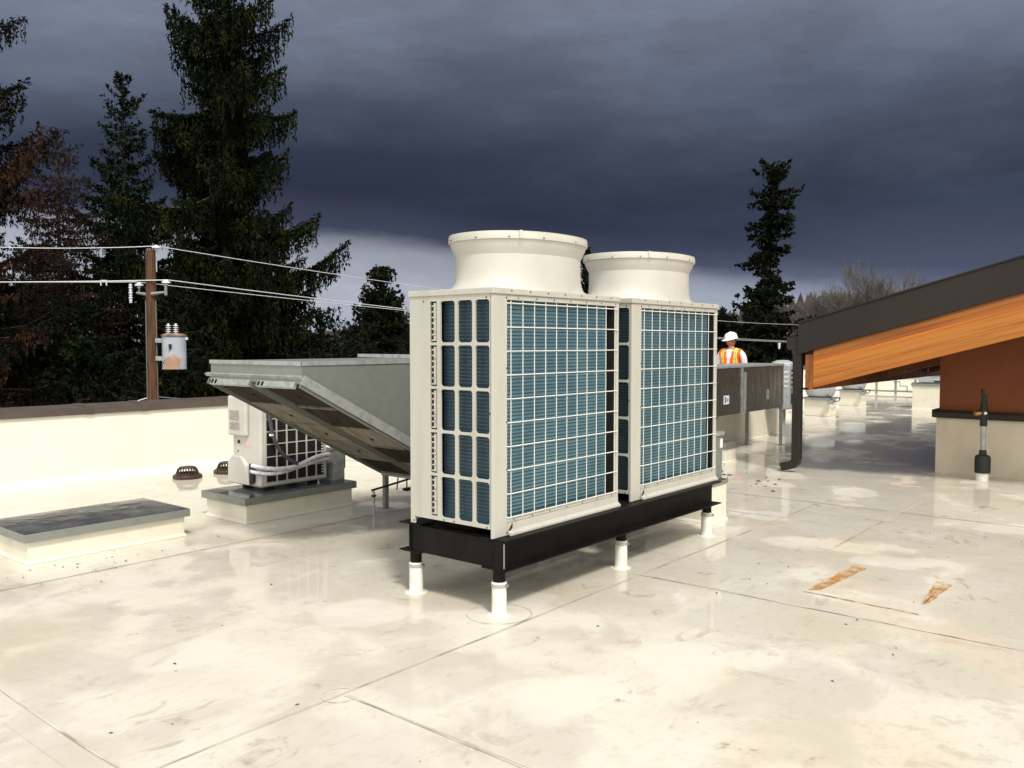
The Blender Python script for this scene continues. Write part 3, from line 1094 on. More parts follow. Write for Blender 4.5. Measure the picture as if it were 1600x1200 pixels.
OX = -5.9
m = MB()
xe = 5.84
poly = [(XL, 1.56), (XL, 1.445), (XL + 0.0, 1.445), (xe, 0.458), (7.9, 0.458), (7.9, 1.56)]
poly = [(a + OX, b) for a, b in poly]
n = len(poly)
m.prism(poly, YN - 5.9, YF - 5.9, 'y')
m.build('duct_body', galv, du, 0.003)
# flashing lips along top edges and mouth fascia
MB().box(XL - 0.004 + OX, 7.9 + OX, YN - 0.008 - 5.9, YN - 5.9 - 0.0005, 1.535, 1.567).build('top_lip', galv_l, du)
MB().box(XL - 0.010 + OX, XL - 0.0005 + OX, YN - 0.008 - 5.9, YF + 0.005 - 5.9, 1.535, 1.567).build('top_lip', galv_l, du)
m = MB().prism([(XL - 0.03 + OX, 1.452), (XL - 0.001 + OX, 1.462), (XL - 0.001 + OX, 1.435), (XL - 0.012 + OX, 1.430)], YN - 0.02 - 5.9, YF + 0.05 - 5.9, 'y')
m.build('drip_edge', galv_l, du)
MB().box(XL - 0.012 + OX, XL + 0.02 + OX, YN - 0.012 - 5.9, YF - 5.9, 1.398, 1.4295).build('mouth_fascia', galv, du, 0.003)
# cross seams on the duct body
for x in (5.55, 6.9):
    MB().box(x - 0.012 + OX, x + 0.012 + OX, YN - 0.03 - 5.9, YF + 0.03 - 5.9, 1.568, 1.60).build('seam_flange', galv_l, du)
O = Vector((XL + 0.005 + OX, 0, 1.405))
yd = Vector((0, 1, 0))
LEN = 2.14
# side rail flanges and middle channel (s along slope, y, n outward/down)
for ya, yb in ((YN - 0.016, YN + 0.055), (YF - 0.035, YF + 0.012)):
    m = MB().obox(O, SL, yd, NL, -0.02, LEN, ya - 5.9, yb - 5.9, 0.0, 0.008)
    y_ = ya if ya < 5.8 else yb - 0.006
    m.obox(O, SL, yd, NL, -0.02, LEN, y_ - 5.9, y_ + 0.006 - 5.9, 0.0085, 0.045)
    m.build('filter_rail', galv, du)
m = MB().obox(O, SL, yd, NL, -0.02, LEN, YN - 0.030 - 5.9, YN - 0.017 - 5.9, -0.055, 0.02)
m.build('side_angle', galv_l, du)
ym = 5.86
m = MB().obox(O, SL, yd, NL, -0.02, LEN, ym - 0.05 - 5.9, ym + 0.05 - 5.9, 0.0, 0.008)
m.obox(O, SL, yd, NL, -0.02, LEN, ym - 0.05 - 5.9, ym - 0.044 - 5.9, 0.0085, 0.05)
m.obox(O, SL, yd, NL, -0.02, LEN, ym + 0.044 - 5.9, ym + 0.05 - 5.9, 0.0085, 0.05)
m.build('filter_rail', galv, du)
# mouth end clips
for ya, yb in ((YN + 0.06, ym - 0.055), (ym + 0.055, YF - 0.04)):
    MB().obox(O, SL, yd, NL, -0.022, 0.01, ya - 5.9, yb - 5.9, 0.0, 0.05).build('end_stop', galv_l, du, 0.002)
    for k in (0.02, 0.07):
        MB().obox(O, SL, yd, NL, -0.028, -0.0225, yb - k - 0.02 - 5.9, yb - k - 5.9, 0.012, 0.045).build('latch', black, du)
# filter boards, each a separate piece, uneven
shade = {0: [0, 0, 1, 0, 1], 1: [0, 1, 1, 1, 0]}
bl = (LEN - 0.02) / 5
for c_, (ya, yb) in enumerate(((YN + 0.058, ym - 0.052), (ym + 0.052, YF - 0.038))):
    for k in range(5):
        s0 = 0.014 + k * bl
        d = random.uniform(0.003, 0.012)
        b = MB().obox(O, SL, yd, NL, s0, s0 + bl - 0.03, ya - 5.9, yb - 5.9, 0.004, 0.02 + d)
        pale = shade[c_][k]
        bo = b.build('filter_board', filt_l if pale else filt_d, du, 0.002)
        bo['label'] = 'pale dusty filter board with a small tab' if pale else 'dark brown filter board'
        b = MB().obox(O, SL, yd, NL, s0 + bl - 0.029, s0 + bl - 0.001, ya - 5.9, yb - 5.9, 0.004, 0.036)
        b.build('cross_bar', filt_l, du)
        yc = (ya + yb) / 2 - 5.9
        MB().obox(O, SL, yd, NL, s0 + bl * 0.47, s0 + bl * 0.55, yc - 0.007, yc + 0.007, 0.02 + d + 0.0005, 0.030 + d).build('tab', darkslot, du)
# bottom edge of the slanted mouth
MB().box(xe - 0.03 + OX, xe + 0.03 + OX, YN - 5.9, YF - 5.9, 0.37, 0.4575).build('bottom_edge', galv, du)
# legs
for x, y in ((5.93, 6.57), (7.6, 6.57), (7.6, 5.24)):
    m = MB().box(x - 0.025 + OX, x + 0.025 + OX, y - 0.02 - 5.9, y + 0.02 - 5.9, 0.006, 0.9)
    m.box(x - 0.06 + OX, x + 0.06 + OX, y - 0.06 - 5.9, y + 0.06 - 5.9, 0.0, 0.0055)
    m.build('leg', galv, du)

# pipe with black handle by the duct post
t = thing('pipe_stub', 'thin pale pipe stub with a black horizontal lever under the intake duct', 'pipe', (5.69, 6.48, 0))
MB().cyl((0, 0), 0.013, 0, 0.225, 12).build('pipe', galv_l, t)
MB().lathe([(0.016, 0.17), (0.026, 0.17), (0.026, 0.185), (0.016, 0.185)], seg=12, close=True).build('collar', black, t)
MB().tube([(-0.03, 0.0, 0.235), (0.10, -0.05, 0.262), (0.36, -0.16, 0.325)], 0.011, 8).build('lever', rubber, t)
MB().tube([(0.22, -0.1, 0.22), (0.24, -0.1, 0.36), (0.34, -0.12, 0.36), (0.34, -0.12, 0.22)], 0.008, 6).build('bracket', galv, t)
MB().box(0.30, 0.75, -0.16, -0.10, 0.20, 0.225).build('support_bar', black, t)

# ------------------------------------------------------------------ dark duct (right, behind)
d2 = thing('supply_duct', 'long brown stained metal duct standing on thin legs behind the heat pump units', 'air duct', (11, 5.95, 0))
MB().box(-2.3, 1.318, -0.35, 0.28, 0.637, 1.335).build('duct_section', duct_dark, d2)
MB().box(1.342, 2.95, -0.35, 0.28, 0.637, 1.335).build('duct_section', duct_dark, d2)
MB().box(-2.3, 2.965, -0.362, 0.295, 1.336, 1.37).build('top_flashing', galv_l, d2, 0.003)
MB().box(1.3185, 1.3415, -0.375, 0.30, 0.60, 1.3355).build('seam_flange', galv_l, d2)
MB().box(1.40, 1.475, -0.366, -0.3505, 0.64, 1.26).build('stiffener', galv_l, d2)
MB().box(2.951, 2.972, -0.358, 0.28, 0.63, 1.3355).build('end_flange', galv_l, d2)
MB().box(0.72, 0.90, -0.353, -0.3505, 0.80, 0.93).build('sticker', wirew, d2)
blue = mat('blue_print', (0.12, 0.16, 0.45), 0.5)
MB().box(0.75, 0.80, -0.3545, -0.3533, 0.82, 0.91).build('sticker_print', blue, d2)
MB().box(0.83, 0.87, -0.3545, -0.3533, 0.84, 0.89).build('sticker_print', blue, d2)
MB().box(2.28, 2.38, -0.353, -0.3505, 0.80, 0.96).build('sticker', galv_l, d2)
MB().box(0.25, 0.62, -0.30, -0.05, 0.585, 0.6365).build('drain_fitting', rubber, d2)
for x, y in ((2.92, -0.335), (2.55, 0.10), (-0.6, -0.30), (-0.6, 0.2), (1.5, 0.21)):
    m = MB().box(x - 0.022, x + 0.022, y - 0.022, y + 0.022, 0.006, 0.6365)
    m.box(x - 0.07, x + 0.07, y - 0.07, y + 0.07, 0.0, 0.0055)
    m.build('leg', galv, d2)

curb('roof_curb', 'wide low cream curb behind the thin legs of the dark duct', 12.7, 15.75, 6.32, 7.25, 0.56, 0.60, 0.012)

# slotted aluminium box beyond the duct end
t = thing('slotted_vent_box', 'shiny aluminium vent box with a row of slots just past the dark duct', 'vent box', (15.02, 5.93, 0))
MB().box(-0.10, 0.26, -0.06, 0.35, 0.52, 1.33).build('case', chrome, t, 0.03, 3)
for k in range(4):
    z = 1.18 - k * 0.085
    MB().box(-0.103, -0.1005, -0.045, 0.09, z, z + 0.03).build('slot', wirew, t)
MB().box(-0.02, 0.20, -0.0635, -0.0605, 0.62, 1.24).build('dark_panel', darkslot, t)
for k in range(4):
    z = 1.16 - k * 0.085
    MB().box(-0.01, 0.11, -0.067, -0.064, z, z + 0.034).build('slot', wirew, t, 0.01)
MB().box(0.0, 0.13, -0.075, -0.064, 0.80, 0.90).build('gauge', wirew, t, 0.01)
MB().cyl((0.06, -0.08), 0.03, 0.66, 0.78, 12).build('valve', brass, t)
MB().lathe([(0.20, 1.331), (0.19, 1.36), (0.10, 1.40), (0.0, 1.405)], (0.08, 0.14, 0), 24).build('domed_top', chrome, t)
MB().cyl((0.12, 0.14), 0.05, 0.0, 0.519, 16).build('stand', galv_l, t)

# ------------------------------------------------------------------ exhaust fans


def exfan(label, x, y):
    t = thing('exhaust_fan', label, 'exhaust fan', (x, y, 0), 0, 'round exhaust fans on cream curbs')
    MB().box(-0.28, 0.28, -0.28, 0.28, 0, 0.395).build('curb', curbm, t, 0.01)
    MB().box(-0.36, 0.36, -0.36, 0.36, 0.396, 0.43).build('base_plate', galv, t, 0.004)
    MB().lathe([(0.22, 0.431), (0.30, 0.47), (0.34, 0.56), (0.345, 0.70), (0.33, 0.72)], seg=40).build('bowl', chrome, t)
    MB().lathe([(0.20, 0.70), (0.20, 0.86), (0.30, 0.88), (0.36, 0.90), (0.36, 0.94), (0.25, 1.02), (0.10, 1.06), (0, 1.065)], seg=40).build('hood', chrome, t)
    MB().prism([(-0.45, 0.30), (-0.36, 0.39), (-0.30, 0.395), (-0.30, 0.30)], -0.42, -0.32, 'y').build('bracket', galv, t)
    MB().tube(bez((-0.40, -0.30, 0.52), (-0.25, -0.42, 0.30), (0.0, -0.45, 0.32), (0.25, -0.38, 0.41)), 0.012, 6).build('cable', rubber, t)
    return t


f1 = exfan('shiny round exhaust fan on a cream curb just past the downspout', 20.35, 7.25)
f2 = copy_tree(f1)
f2.location = (24.3, 7.75, 0)
f2['label'] = 'farther shiny exhaust fan below the timber beam, right of the other fan'

# gas piping rack and far curb
t = thing('pipe_rack', 'thin pipes on upright posts in front of the distant end parapet', 'pipe rack', (30.5, 8.2, 0))
for k in range(3):
    y = 0.75 - k * 0.62
    MB().box(-0.03, 0.03, y - 0.03, y + 0.03, 0, 0.52).build('post', galv, t)
MB().tube([(0, 1.9, 0.10), (0, -0.75, 0.10)], 0.03, 8).build('pipe', galv, t)
MB().tube([(-0.05, 0.2, 0.42), (-0.05, -0.02, 0.42), (-0.05, -0.02, 0.28), (-0.05, -0.25, 0.28), (-0.05, -0.25, 0.12)], 0.022, 6).build('pipe', galv, t)
MB().box(-0.08, 0.08, -0.62, -0.40, 0.25, 0.42).build('valve', galv, t)
curb('roof_curb', 'wide cream curb in the distance beside the rust coloured wall', 23.9, 25.0, 4.2, 6.15, 0.60, 0.66, 0.03)
t = thing('distant_unit', 'small pale rooftop unit far off beneath the timber overhang', 'rooftop unit', (29.0, 6.6, 0))
MB().box(-0.4, 0.4, -0.6, 0.6, 0.0, 0.25).build('curb', curbm, t)
MB().box(-0.38, 0.38, -0.55, 0.55, 0.251, 0.62).build('case', galv_l, t, 0.02)
MB().box(-0.384, -0.3805, -0.45, 0.1, 0.30, 0.56).build('grille', darkslot, t)

# ------------------------------------------------------------------ roof drains


def drain(label, x, y):
    t = thing('roof_drain', label, 'roof drain', (x, y, 0), random.random() * 0.3, 'dark domed roof drains by the parapet')
    dm = mat('drain_iron', (0.045, 0.028, 0.022), 0.5, 0.3, col2=(0.075, 0.045, 0.036), scale=12)
    MB().lathe([(0.178, 0.0), (0.178, 0.035), (0.165, 0.048), (0.12, 0.052), (0.12, 0.0)], seg=32).build('flange', dm, t)
    m = MB()
    for k in range(22):
        a = 2 * math.pi * k / 22
        ca, sa = math.cos(a), math.sin(a)
        m.tube([(0.135 * ca, 0.135 * sa, 0.05), (0.115 * ca, 0.115 * sa, 0.115), (0.09 * ca, 0.09 * sa, 0.14)], 0.0075, 5)
    m.build('strainer_bars', dm, t)
    MB().lathe([(0.0, 0.152), (0.07, 0.150), (0.098, 0.143), (0.100, 0.128), (0.06, 0.128)], seg=28).build('dome_cap', dm, t)
    MB().lathe([(0.140, 0.050), (0.143, 0.052), (0.143, 0.066), (0.132, 0.070)], seg=28).build('strainer_ring', dm, t)
    return t


drain('dark domed roof drain nearer the left, in front of the bright parapet', 5.70, 10.02)
drain('dark domed roof drain half hidden behind the small air conditioner', 6.27, 10.02)

# ------------------------------------------------------------------ right building
SLP = 0.278
bd = thing('penthouse_building', 'rust coloured rooftop structure with sloping timber beam and dark metal roof edge', 'building', (12.25, 2.0, 0))
BX, BY = -12.25, -2.0


def zs(y, z0, y0=4.21):
    return z0 + (y0 - y) * SLP


X1 = 20.4
YE = -9.0
# walls
MB().box(0.0, X1 + BX, YE + BY, 2.83 + BY, 0.0, 0.73).build('base_wall', stucco, bd)
MB().prism([(2.80 + BY, 0.8305), (YE + BY, 0.8305), (YE + BY, zs(YE, 1.13) + 0.12), (2.80 + BY, zs(2.80, 1.13) + 0.12)], 0.02, X1 + BX, 'x').build('upper_wall', redwall, bd)
MB().prism([(-0.0, 0.7305), (-0.055, 0.7305), (-0.075, 0.80), (-0.055, 0.830), (0.0, 0.830)], YE + BY, 2.85 + BY, 'y').build('ledge_trim', brownm, bd)
MB().box(0.0005, X1 + BX, 2.8305 + BY, 2.885 + BY, 0.7305, 0.83).build('ledge_trim', brownm, bd)
# roof slab (sheathing over soffit)
MB().prism([(4.10 + BY, zs(4.10, 1.50)), (4.10 + BY, zs(4.10, 1.93)), (YE + BY, zs(YE, 1.93)), (YE + BY, zs(YE, 1.50))], 11.12 + BX, X1 + BX, 'x').build('roof_deck_boards', wood_s, bd)
MB().prism([(4.215 + BY, zs(4.215, 1.932)), (4.215 + BY, zs(4.215, 1.955)), (YE + BY, zs(YE, 1.955)), (YE + BY, zs(YE, 1.932))], 11.06 + BX, X1 + BX, 'x').build('metal_roof', brownm, bd)
# fascia
MB().prism([(4.215 + BY, zs(4.215, 1.566)), (4.215 + BY, zs(4.215, 1.967)), (YE + BY, zs(YE, 1.967)), (YE + BY, zs(YE, 1.566))], 10.98 + BX, 11.055 + BX, 'x').build('fascia', brownm, bd, 0.004)
MB().prism([(4.22 + BY, zs(4.22, 1.967)), (4.22 + BY, zs(4.22, 1.985)), (YE + BY, zs(YE, 1.985)), (YE + BY, zs(YE, 1.967))], 10.965 + BX, 11.10 + BX, 'x').build('roof_edge_trim', brownm, bd)
# glulam beam, one lamination after another
nb = 9
zt_, zb_ = 1.566 + 0.03, 1.566 - 0.487
for k in range(nb):
    a = zb_ + (zt_ - zb_) * k / nb
    b = zb_ + (zt_ - zb_) * (k + 1) / nb
    dx = random.uniform(0, 0.0025)
    y0 = 4.025
    MB().prism([(y0 + BY, zs(y0, a + 0.001)), (y0 + BY, zs(y0, b)), (YE + BY, zs(YE, b)), (YE + BY, zs(YE, a + 0.001))], 11.03 + BX - dx, 11.115 + BX, 'x').build('lamination', glulam_mat(random.randrange(4)), bd)
# inner beams under the roof
for x in (13.9, 16.7, 19.5):
    MB().prism([(4.0 + BY, zs(4.0, zb_ + 0.03)), (4.0 + BY, zs(4.0, 1.499)), (YE + BY, zs(YE, 1.499)), (YE + BY, zs(YE, zb_ + 0.03))], x + BX, x + 0.12 + BX, 'x').build('rafter', wood_s, bd)
# eave board running along the low edge
end_wood = mat('eave_board_wood', (0.30, 0.095, 0.014), 0.5, col2=(0.20, 0.06, 0.01), scale=4, stretch=(4, 4, 0.8))
MB().prism([(4.03 + BY, 1.105), (4.13 + BY, 1.095), (4.13 + BY, 1.56), (4.03 + BY, 1.56)], 11.03 + BX, X1 + BX, 'x').build('eave_board', end_wood, bd)
# gutter and downspout belong to the building
MB().prism([(4.22 + BY, 1.62), (4.36 + BY, 1.62), (4.375 + BY, 1.66), (4.375 + BY, 1.785), (4.22 + BY, 1.80)], 11.0 + BX, X1 + BX, 'x').build('gutter', brownm, bd, 0.004)
ds = MB()
yc, w = 4.235, 0.056
x0 = 11.0 + BX
prof = [(yc + BY, 1.62), (yc + BY, 0.19), (yc + 0.012 + BY, 0.14), (yc + 0.045 + BY, 0.105), (yc + 0.20 + BY, 0.062)]
V, F = [], []
dirs = [(1, 0), (1, 0), (0.90, 0.43), (0.55, 0.83), (0.27, 0.96)]
for (y, z), (ny, nz_) in zip(prof, dirs):
    for sx_, sn in ((0, -1), (0.10, -1), (0.10, 1), (0, 1)):
        V.append((x0 + sx_, y + ny * w * sn, z + nz_ * w * sn))
for i in range(len(prof) - 1):
    for k in range(4):
        k2 = (k + 1) % 4
        F.append((4 * i + k, 4 * i + k2, 4 * i + 4 + k2, 4 * i + 4 + k))
ds.add(V, F)
ds.build('downspout', brownm, bd, 0.006)
MB().box(x0 - 0.004, x0 + 0.115, yc - 0.065 + BY, yc + 0.065 + BY, 1.56, 1.6195).build('spout_outlet', brownm, bd)
MB().box(x0 + 0.02, x0 + 0.06, yc - 0.15 + BY, yc - 0.0565 + BY, 1.10, 1.125).build('spout_strap', black, bd)

# roof hydrant in front of the wall
t = thing('roof_hydrant', 'black handled roof hydrant on a grey pipe in front of the pale wall', 'hydrant', (11.86, 2.20, 0))
MB().cyl((0, 0), 0.072, 0.0, 0.10, 20).build('base_boot', bootm, t)
MB().lathe([(0.0, 0.10), (0.088, 0.10), (0.090, 0.12), (0.090, 0.29), (0.078, 0.315), (0.045, 0.325), (0.040, 0.38), (0.034, 0.385)], seg=24).build('rubber_collar', rubber, t)
MB().cyl((0, 0), 0.033, 0.38, 0.69, 16).build('pipe', galv_l, t)
MB().lathe([(0.033, 0.68), (0.042, 0.68), (0.042, 0.77), (0.055, 0.80), (0.055, 0.88), (0.04, 0.90), (0.036, 0.98), (0.0, 0.99)], seg=16).build('valve_body', rubber, t)
MB().obox((0, 0, 0), (0.64, -0.77, 0), (0.77, 0.64, 0), (0, 0, 1), -0.025, 0.035, -0.018, 0.018, 0.86, 1.07).build('handle', rubber, t, 0.006)
MB().obox((0, 0, 0), (0.64, -0.77, 0), (0.77, 0.64, 0), (0, 0, 1), -0.035, 0.0, -0.016, 0.016, 1.06, 1.14).build('lever_tip', rubber, t, 0.006)
MB().tube([(-0.02, 0.02, 0.845), (-0.075, 0.085, 0.835)], 0.030, 14).build('nozzle', brass, t)
MB().tube([(-0.03, -0.02, 0.845), (-0.06, -0.03, 0.845)], 0.018, 10).build('plug', wirew, t)

# ------------------------------------------------------------------ utility pole and lines
PD = 20.0
px_, py_ = at(238.5, PD)
pz = zat(391, PD)
up = thing('utility_pole', 'weathered brown wooden utility pole beyond the parapet carrying three insulators', 'utility pole', (px_, py_, -5))
hh = pz + 5
MB().tube([(0, 0, 0), (0, 0, hh * 0.5), (0, 0, hh)], [0.15, 0.13, 0.112], 20).build('pole', polem, up)
Rv = Vector(rgt)
Fv = Vector(fwd)


def ppt(dpx, y, dd=0.0):
    p = Rv * (dpx / 1336.0 * PD) + Fv * dd
    return Vector((p.x, p.y, zat(y, PD) + 5))


def insul(m, p, s=1.0):
    m.lathe([(0.0, 0.065 * s), (0.03 * s, 0.06 * s), (0.05 * s, 0.04 * s), (0.095 * s, 0.02 * s), (0.10 * s, 0.0), (0.095 * s, -0.018 * s), (0.04 * s, -0.025 * s), (0.035 * s, -0.07 * s)], p, 20)


m = MB()
insul(m, ppt(9, 387))
m.build('insulator', porc, up)
m = MB().tube([ppt(9.5, 390, -0.02), ppt(9.5, 425, -0.02)], 0.018, 8)
m.build('insulator_pin', galv_l, up)
m = MB()
insul(m, ppt(26, 442, -0.1))
m.build('insulator', porc, up)
m = MB()
insul(m, ppt(-23, 445, 0.15))
m.build('insulator', porc, up)
m = MB().tube([ppt(4, 460, -0.12), ppt(26, 457, -0.12)], [0.05, 0.028], 8)
m.tube([ppt(26, 462, -0.12), ppt(26, 446, -0.12)], 0.035, 8)
m.build('bracket_arm', galv, up)
m = MB().tube([ppt(-5, 461, 0.1), ppt(-27, 457, 0.15)], [0.05, 0.03], 8)
m.tube([ppt(-23, 459, 0.15), ppt(-23, 448, 0.15)], 0.02, 8)
m.build('bracket_arm', galv, up)
m = MB()
for dy in range(7):
    m.tube([ppt(-35, 444 + dy * 4, 0.1), ppt(-35, 446 + dy * 4, 0.1)], 0.046 if dy % 2 else 0.038, 12)
m.tube([ppt(-35, 443, 0.1), ppt(-35, 473, 0.1)], 0.03, 10)
m.build('surge_arrester', porc, up)
m = MB()
for sx_ in (-8, 7.5):
    m.tube([ppt(sx_, 470, -0.03), ppt(sx_ * 1.05, 632, -0.03)], 0.012, 6)
m.build('ground_wire', wired, up)
# transformer
TP = ppt(35.5, 600, -0.05)
tf = thing('pole_transformer', 'pale grey cylindrical transformer with an orange rust patch hung on the wooden pole', 'transformer', (px_ + TP.x, py_ + TP.y, 0))
z1, z2 = zat(577, PD), zat(525, PD)
tm = mat('transformer_paint', (0.46, 0.49, 0.55), 0.4, col2=(0.38, 0.41, 0.47), scale=3)
t_ = tm.node_tree
b_ = t_.nodes['Principled BSDF']
cc_ = N(t_, 'ShaderNodeTexCoord').outputs['Object']
sx_ = N(t_, 'ShaderNodeSeparateXYZ')
L(t_, cc_, sx_.inputs[0])
nn_ = N(t_, 'ShaderNodeTexNoise')
nn_.inputs['Scale'].default_value = 8
L(t_, cc_, nn_.inputs['Vector'])
dv = N(t_, 'ShaderNodeVectorMath', operation='DISTANCE')
L(t_, cc_, dv.inputs[0])
rp = -Fv * 0.27 + Rv * 0.04
dv.inputs[1].default_value = (rp.x, rp.y, z1 + 0.12)
rf = math_n(t_, 'ADD', dv.outputs['Value'], math_n(t_, 'MULTIPLY', math_n(t_, 'SUBTRACT', nn_.outputs[0], 0.5), 0.35))
msk = maprange(t_, rf, 0.12, 0.30, 0.9, 0.0)
old = b_.inputs['Base Color'].links[0].from_socket
L(t_, mixc(t_, msk, old, (0.42, 0.215, 0.13)), b_.inputs['Base Color'])
MB().lathe([(0.0, z1), (0.265, z1), (0.272, z1 + 0.01), (0.272, z1 + 0.03), (0.266, z1 + 0.035), (0.266, z2 - 0.02), (0.275, z2 - 0.015), (0.275, z2)], seg=40).build('tank', tm, tf)
MB().lathe([(0.29, z2 - 0.005), (0.29, z2 + 0.02), (0.20, z2 + 0.06), (0.0, z2 + 0.07)], seg=36).build('lid', mat('rusty_lid', (0.16, 0.09, 0.05), 0.7, col2=(0.25, 0.2, 0.16), scale=8), tf)
for dx in (-8.5, 3.0):
    c = Rv * (dx / 1336 * PD)
    m = MB()
    for k in range(5):
        m.lathe([(0.03, 0), (0.066, 0.008), (0.066, 0.016), (0.03, 0.024)], (c.x, c.y, z2 + 0.05 + k * 0.045), 18)
    m.tube([(c.x, c.y, z2 + 0.04), (c.x, c.y, z2 + 0.29)], 0.026, 10)
    m.build('bushing', porc, tf)
for y in (532, 560):
    z = zat(y, PD)
    a, b = Rv * (-0.41), Rv * (-0.25)
    MB().obox((0, 0, z), Rv, Fv, (0, 0, 1), -0.42, -0.262, -0.05, 0.05, -0.05, 0.05).build('mount', galv_l, tf)
MB().tube([(-Fv * 0.275 + Rv * 0.02 + Vector((0, 0, zat(545, PD)))), (-Fv * 0.2 + Rv * -0.22 + Vector((0, 0, zat(572, PD))))], 0.006, 6).build('lead_wire', rubber, tf)
MB().obox((0, 0, zat(541, PD)), Rv, Fv, (0, 0, 1), -0.01, 0.05, -0.30, -0.268, -0.05, 0.05).build('terminal', rubber, tf)
MB().obox((0, 0, zat(529, PD)), Rv, Fv, (0, 0, 1), 0.27, 0.32, -0.03, 0.03, -0.03, 0.03).build('lug', porc, tf)


def wire_pts(A, B, sag, n=28):
    A, B = Vector(A), Vector(B)
    out = []
    for i in range(n + 1):
        t = i / n
        p = A.lerp(B, t)
        p.z -= sag * 4 * t * (1 - t)
        out.append(p)
    return out


def P3(px, y, d):
    x, yy = at(px, d)
    return (x, yy, zat(y, d))


def line(label, pts_list, r, m_, group='overhead lines on the wooden pole'):
    m = MB()
    for p in pts_list:
        m.tube(p, r, 6)
    o = m.build('overhead_line', m_)
    tag(o, label, 'power line', group)
    return o


FD = 62.0
line('highest overhead wire, passing over the top insulator of the pole',
     [wire_pts(P3(-420, 345, 19), P3(247.5, 384.5, PD), 0.25), wire_pts(P3(247.5, 384.5, PD), P3(1420, 503, FD), 0.85)], 0.0105, wirel)
line('thick bright lower wire on the right insulator of the pole',
     [wire_pts(P3(-420, 436, 19), P3(264.5, 437.5, PD - 0.1), 0.06), wire_pts(P3(264.5, 437.5, PD - 0.1), P3(1420, 533, FD), 0.62)], 0.013, wirel)
line('second lower wire just below the bright one, on the left insulator',
     [wire_pts(P3(-420, 437, 19.4), P3(215.5, 440.5, PD + 0.15), 0.03), wire_pts(P3(215.5, 440.5, PD + 0.15), P3(1420, 536, FD), 0.45)], 0.010, wirel)
line('slack pale cable sagging low along the pole just above the parapet',
     [wire_pts(P3(80, 651, 19.0), P3(232, 621, PD), 0.06), wire_pts(P3(243, 620, PD), P3(760, 642, 26), 0.1)], 0.014, wired)
# spacer clamp on the wire
t = thing('line_spacer', 'small white clamp hanging on the lower wires left of the pole', 'line clamp', P3(165, 438, 19.7))
m = MB()
m.obox((0, 0, 0), Rv, Fv, (0, 0, 1), -0.07, 0.07, -0.02, 0.02, -0.02, 0.005)
m.obox((0, 0, 0), Rv, Fv, (0, 0, 1), -0.07, -0.055, -0.02, 0.02, -0.12, -0.0205)
m.obox((0, 0, 0), Rv, Fv, (0, 0, 1), 0.055, 0.07, -0.02, 0.02, -0.12, -0.0205)
m.build('clamp', porc, t)
t = thing('wire_insulator', 'tiny white insulator hanging from the wire left of the gutter', 'insulator', P3(1217, 541, 40))
MB().tube([(0, 0, -0.12), (0, 0, 0.16)], [0.05, 0.07], 8).build('bell', porc, t)
# far pole behind the roof
x_, y_ = at(1420, FD)
t = thing('utility_pole', 'distant wooden utility pole standing beyond the sloping metal roof', 'utility pole', (x_, y_, -5))
MB().cyl((0, 0), 0.14, 0, zat(500, FD) + 5, 12).build('pole', polem, t)

# ------------------------------------------------------------------ vegetation


def leaf_cloud(P, Dr, length, width, rg):
    """small elongated diamond faces at points P along directions Dr"""
    n = len(P)
    Dr = Dr / (np.linalg.norm(Dr, axis=1, keepdims=True) + 1e-9)
    rnd = rg.normal(size=(n, 3))
    S_ = np.cross(Dr, rnd)
    S_ /= (np.linalg.norm(S_, axis=1, keepdims=True) + 1e-9)
    ln = (length * rg.uniform(0.6, 1.4, (n, 1)))
    wd = (width * rg.uniform(0.6, 1.4, (n, 1)))
    a = P - Dr * ln * 0.3
    b = P + S_ * wd * 0.5
    c = P + Dr * ln * 0.7
    d = P - S_ * wd * 0.5
    V = np.stack([a, b, c, d], 1).reshape(-1, 3)
    F = np.arange(4 * n).reshape(n, 4)
    return V, F


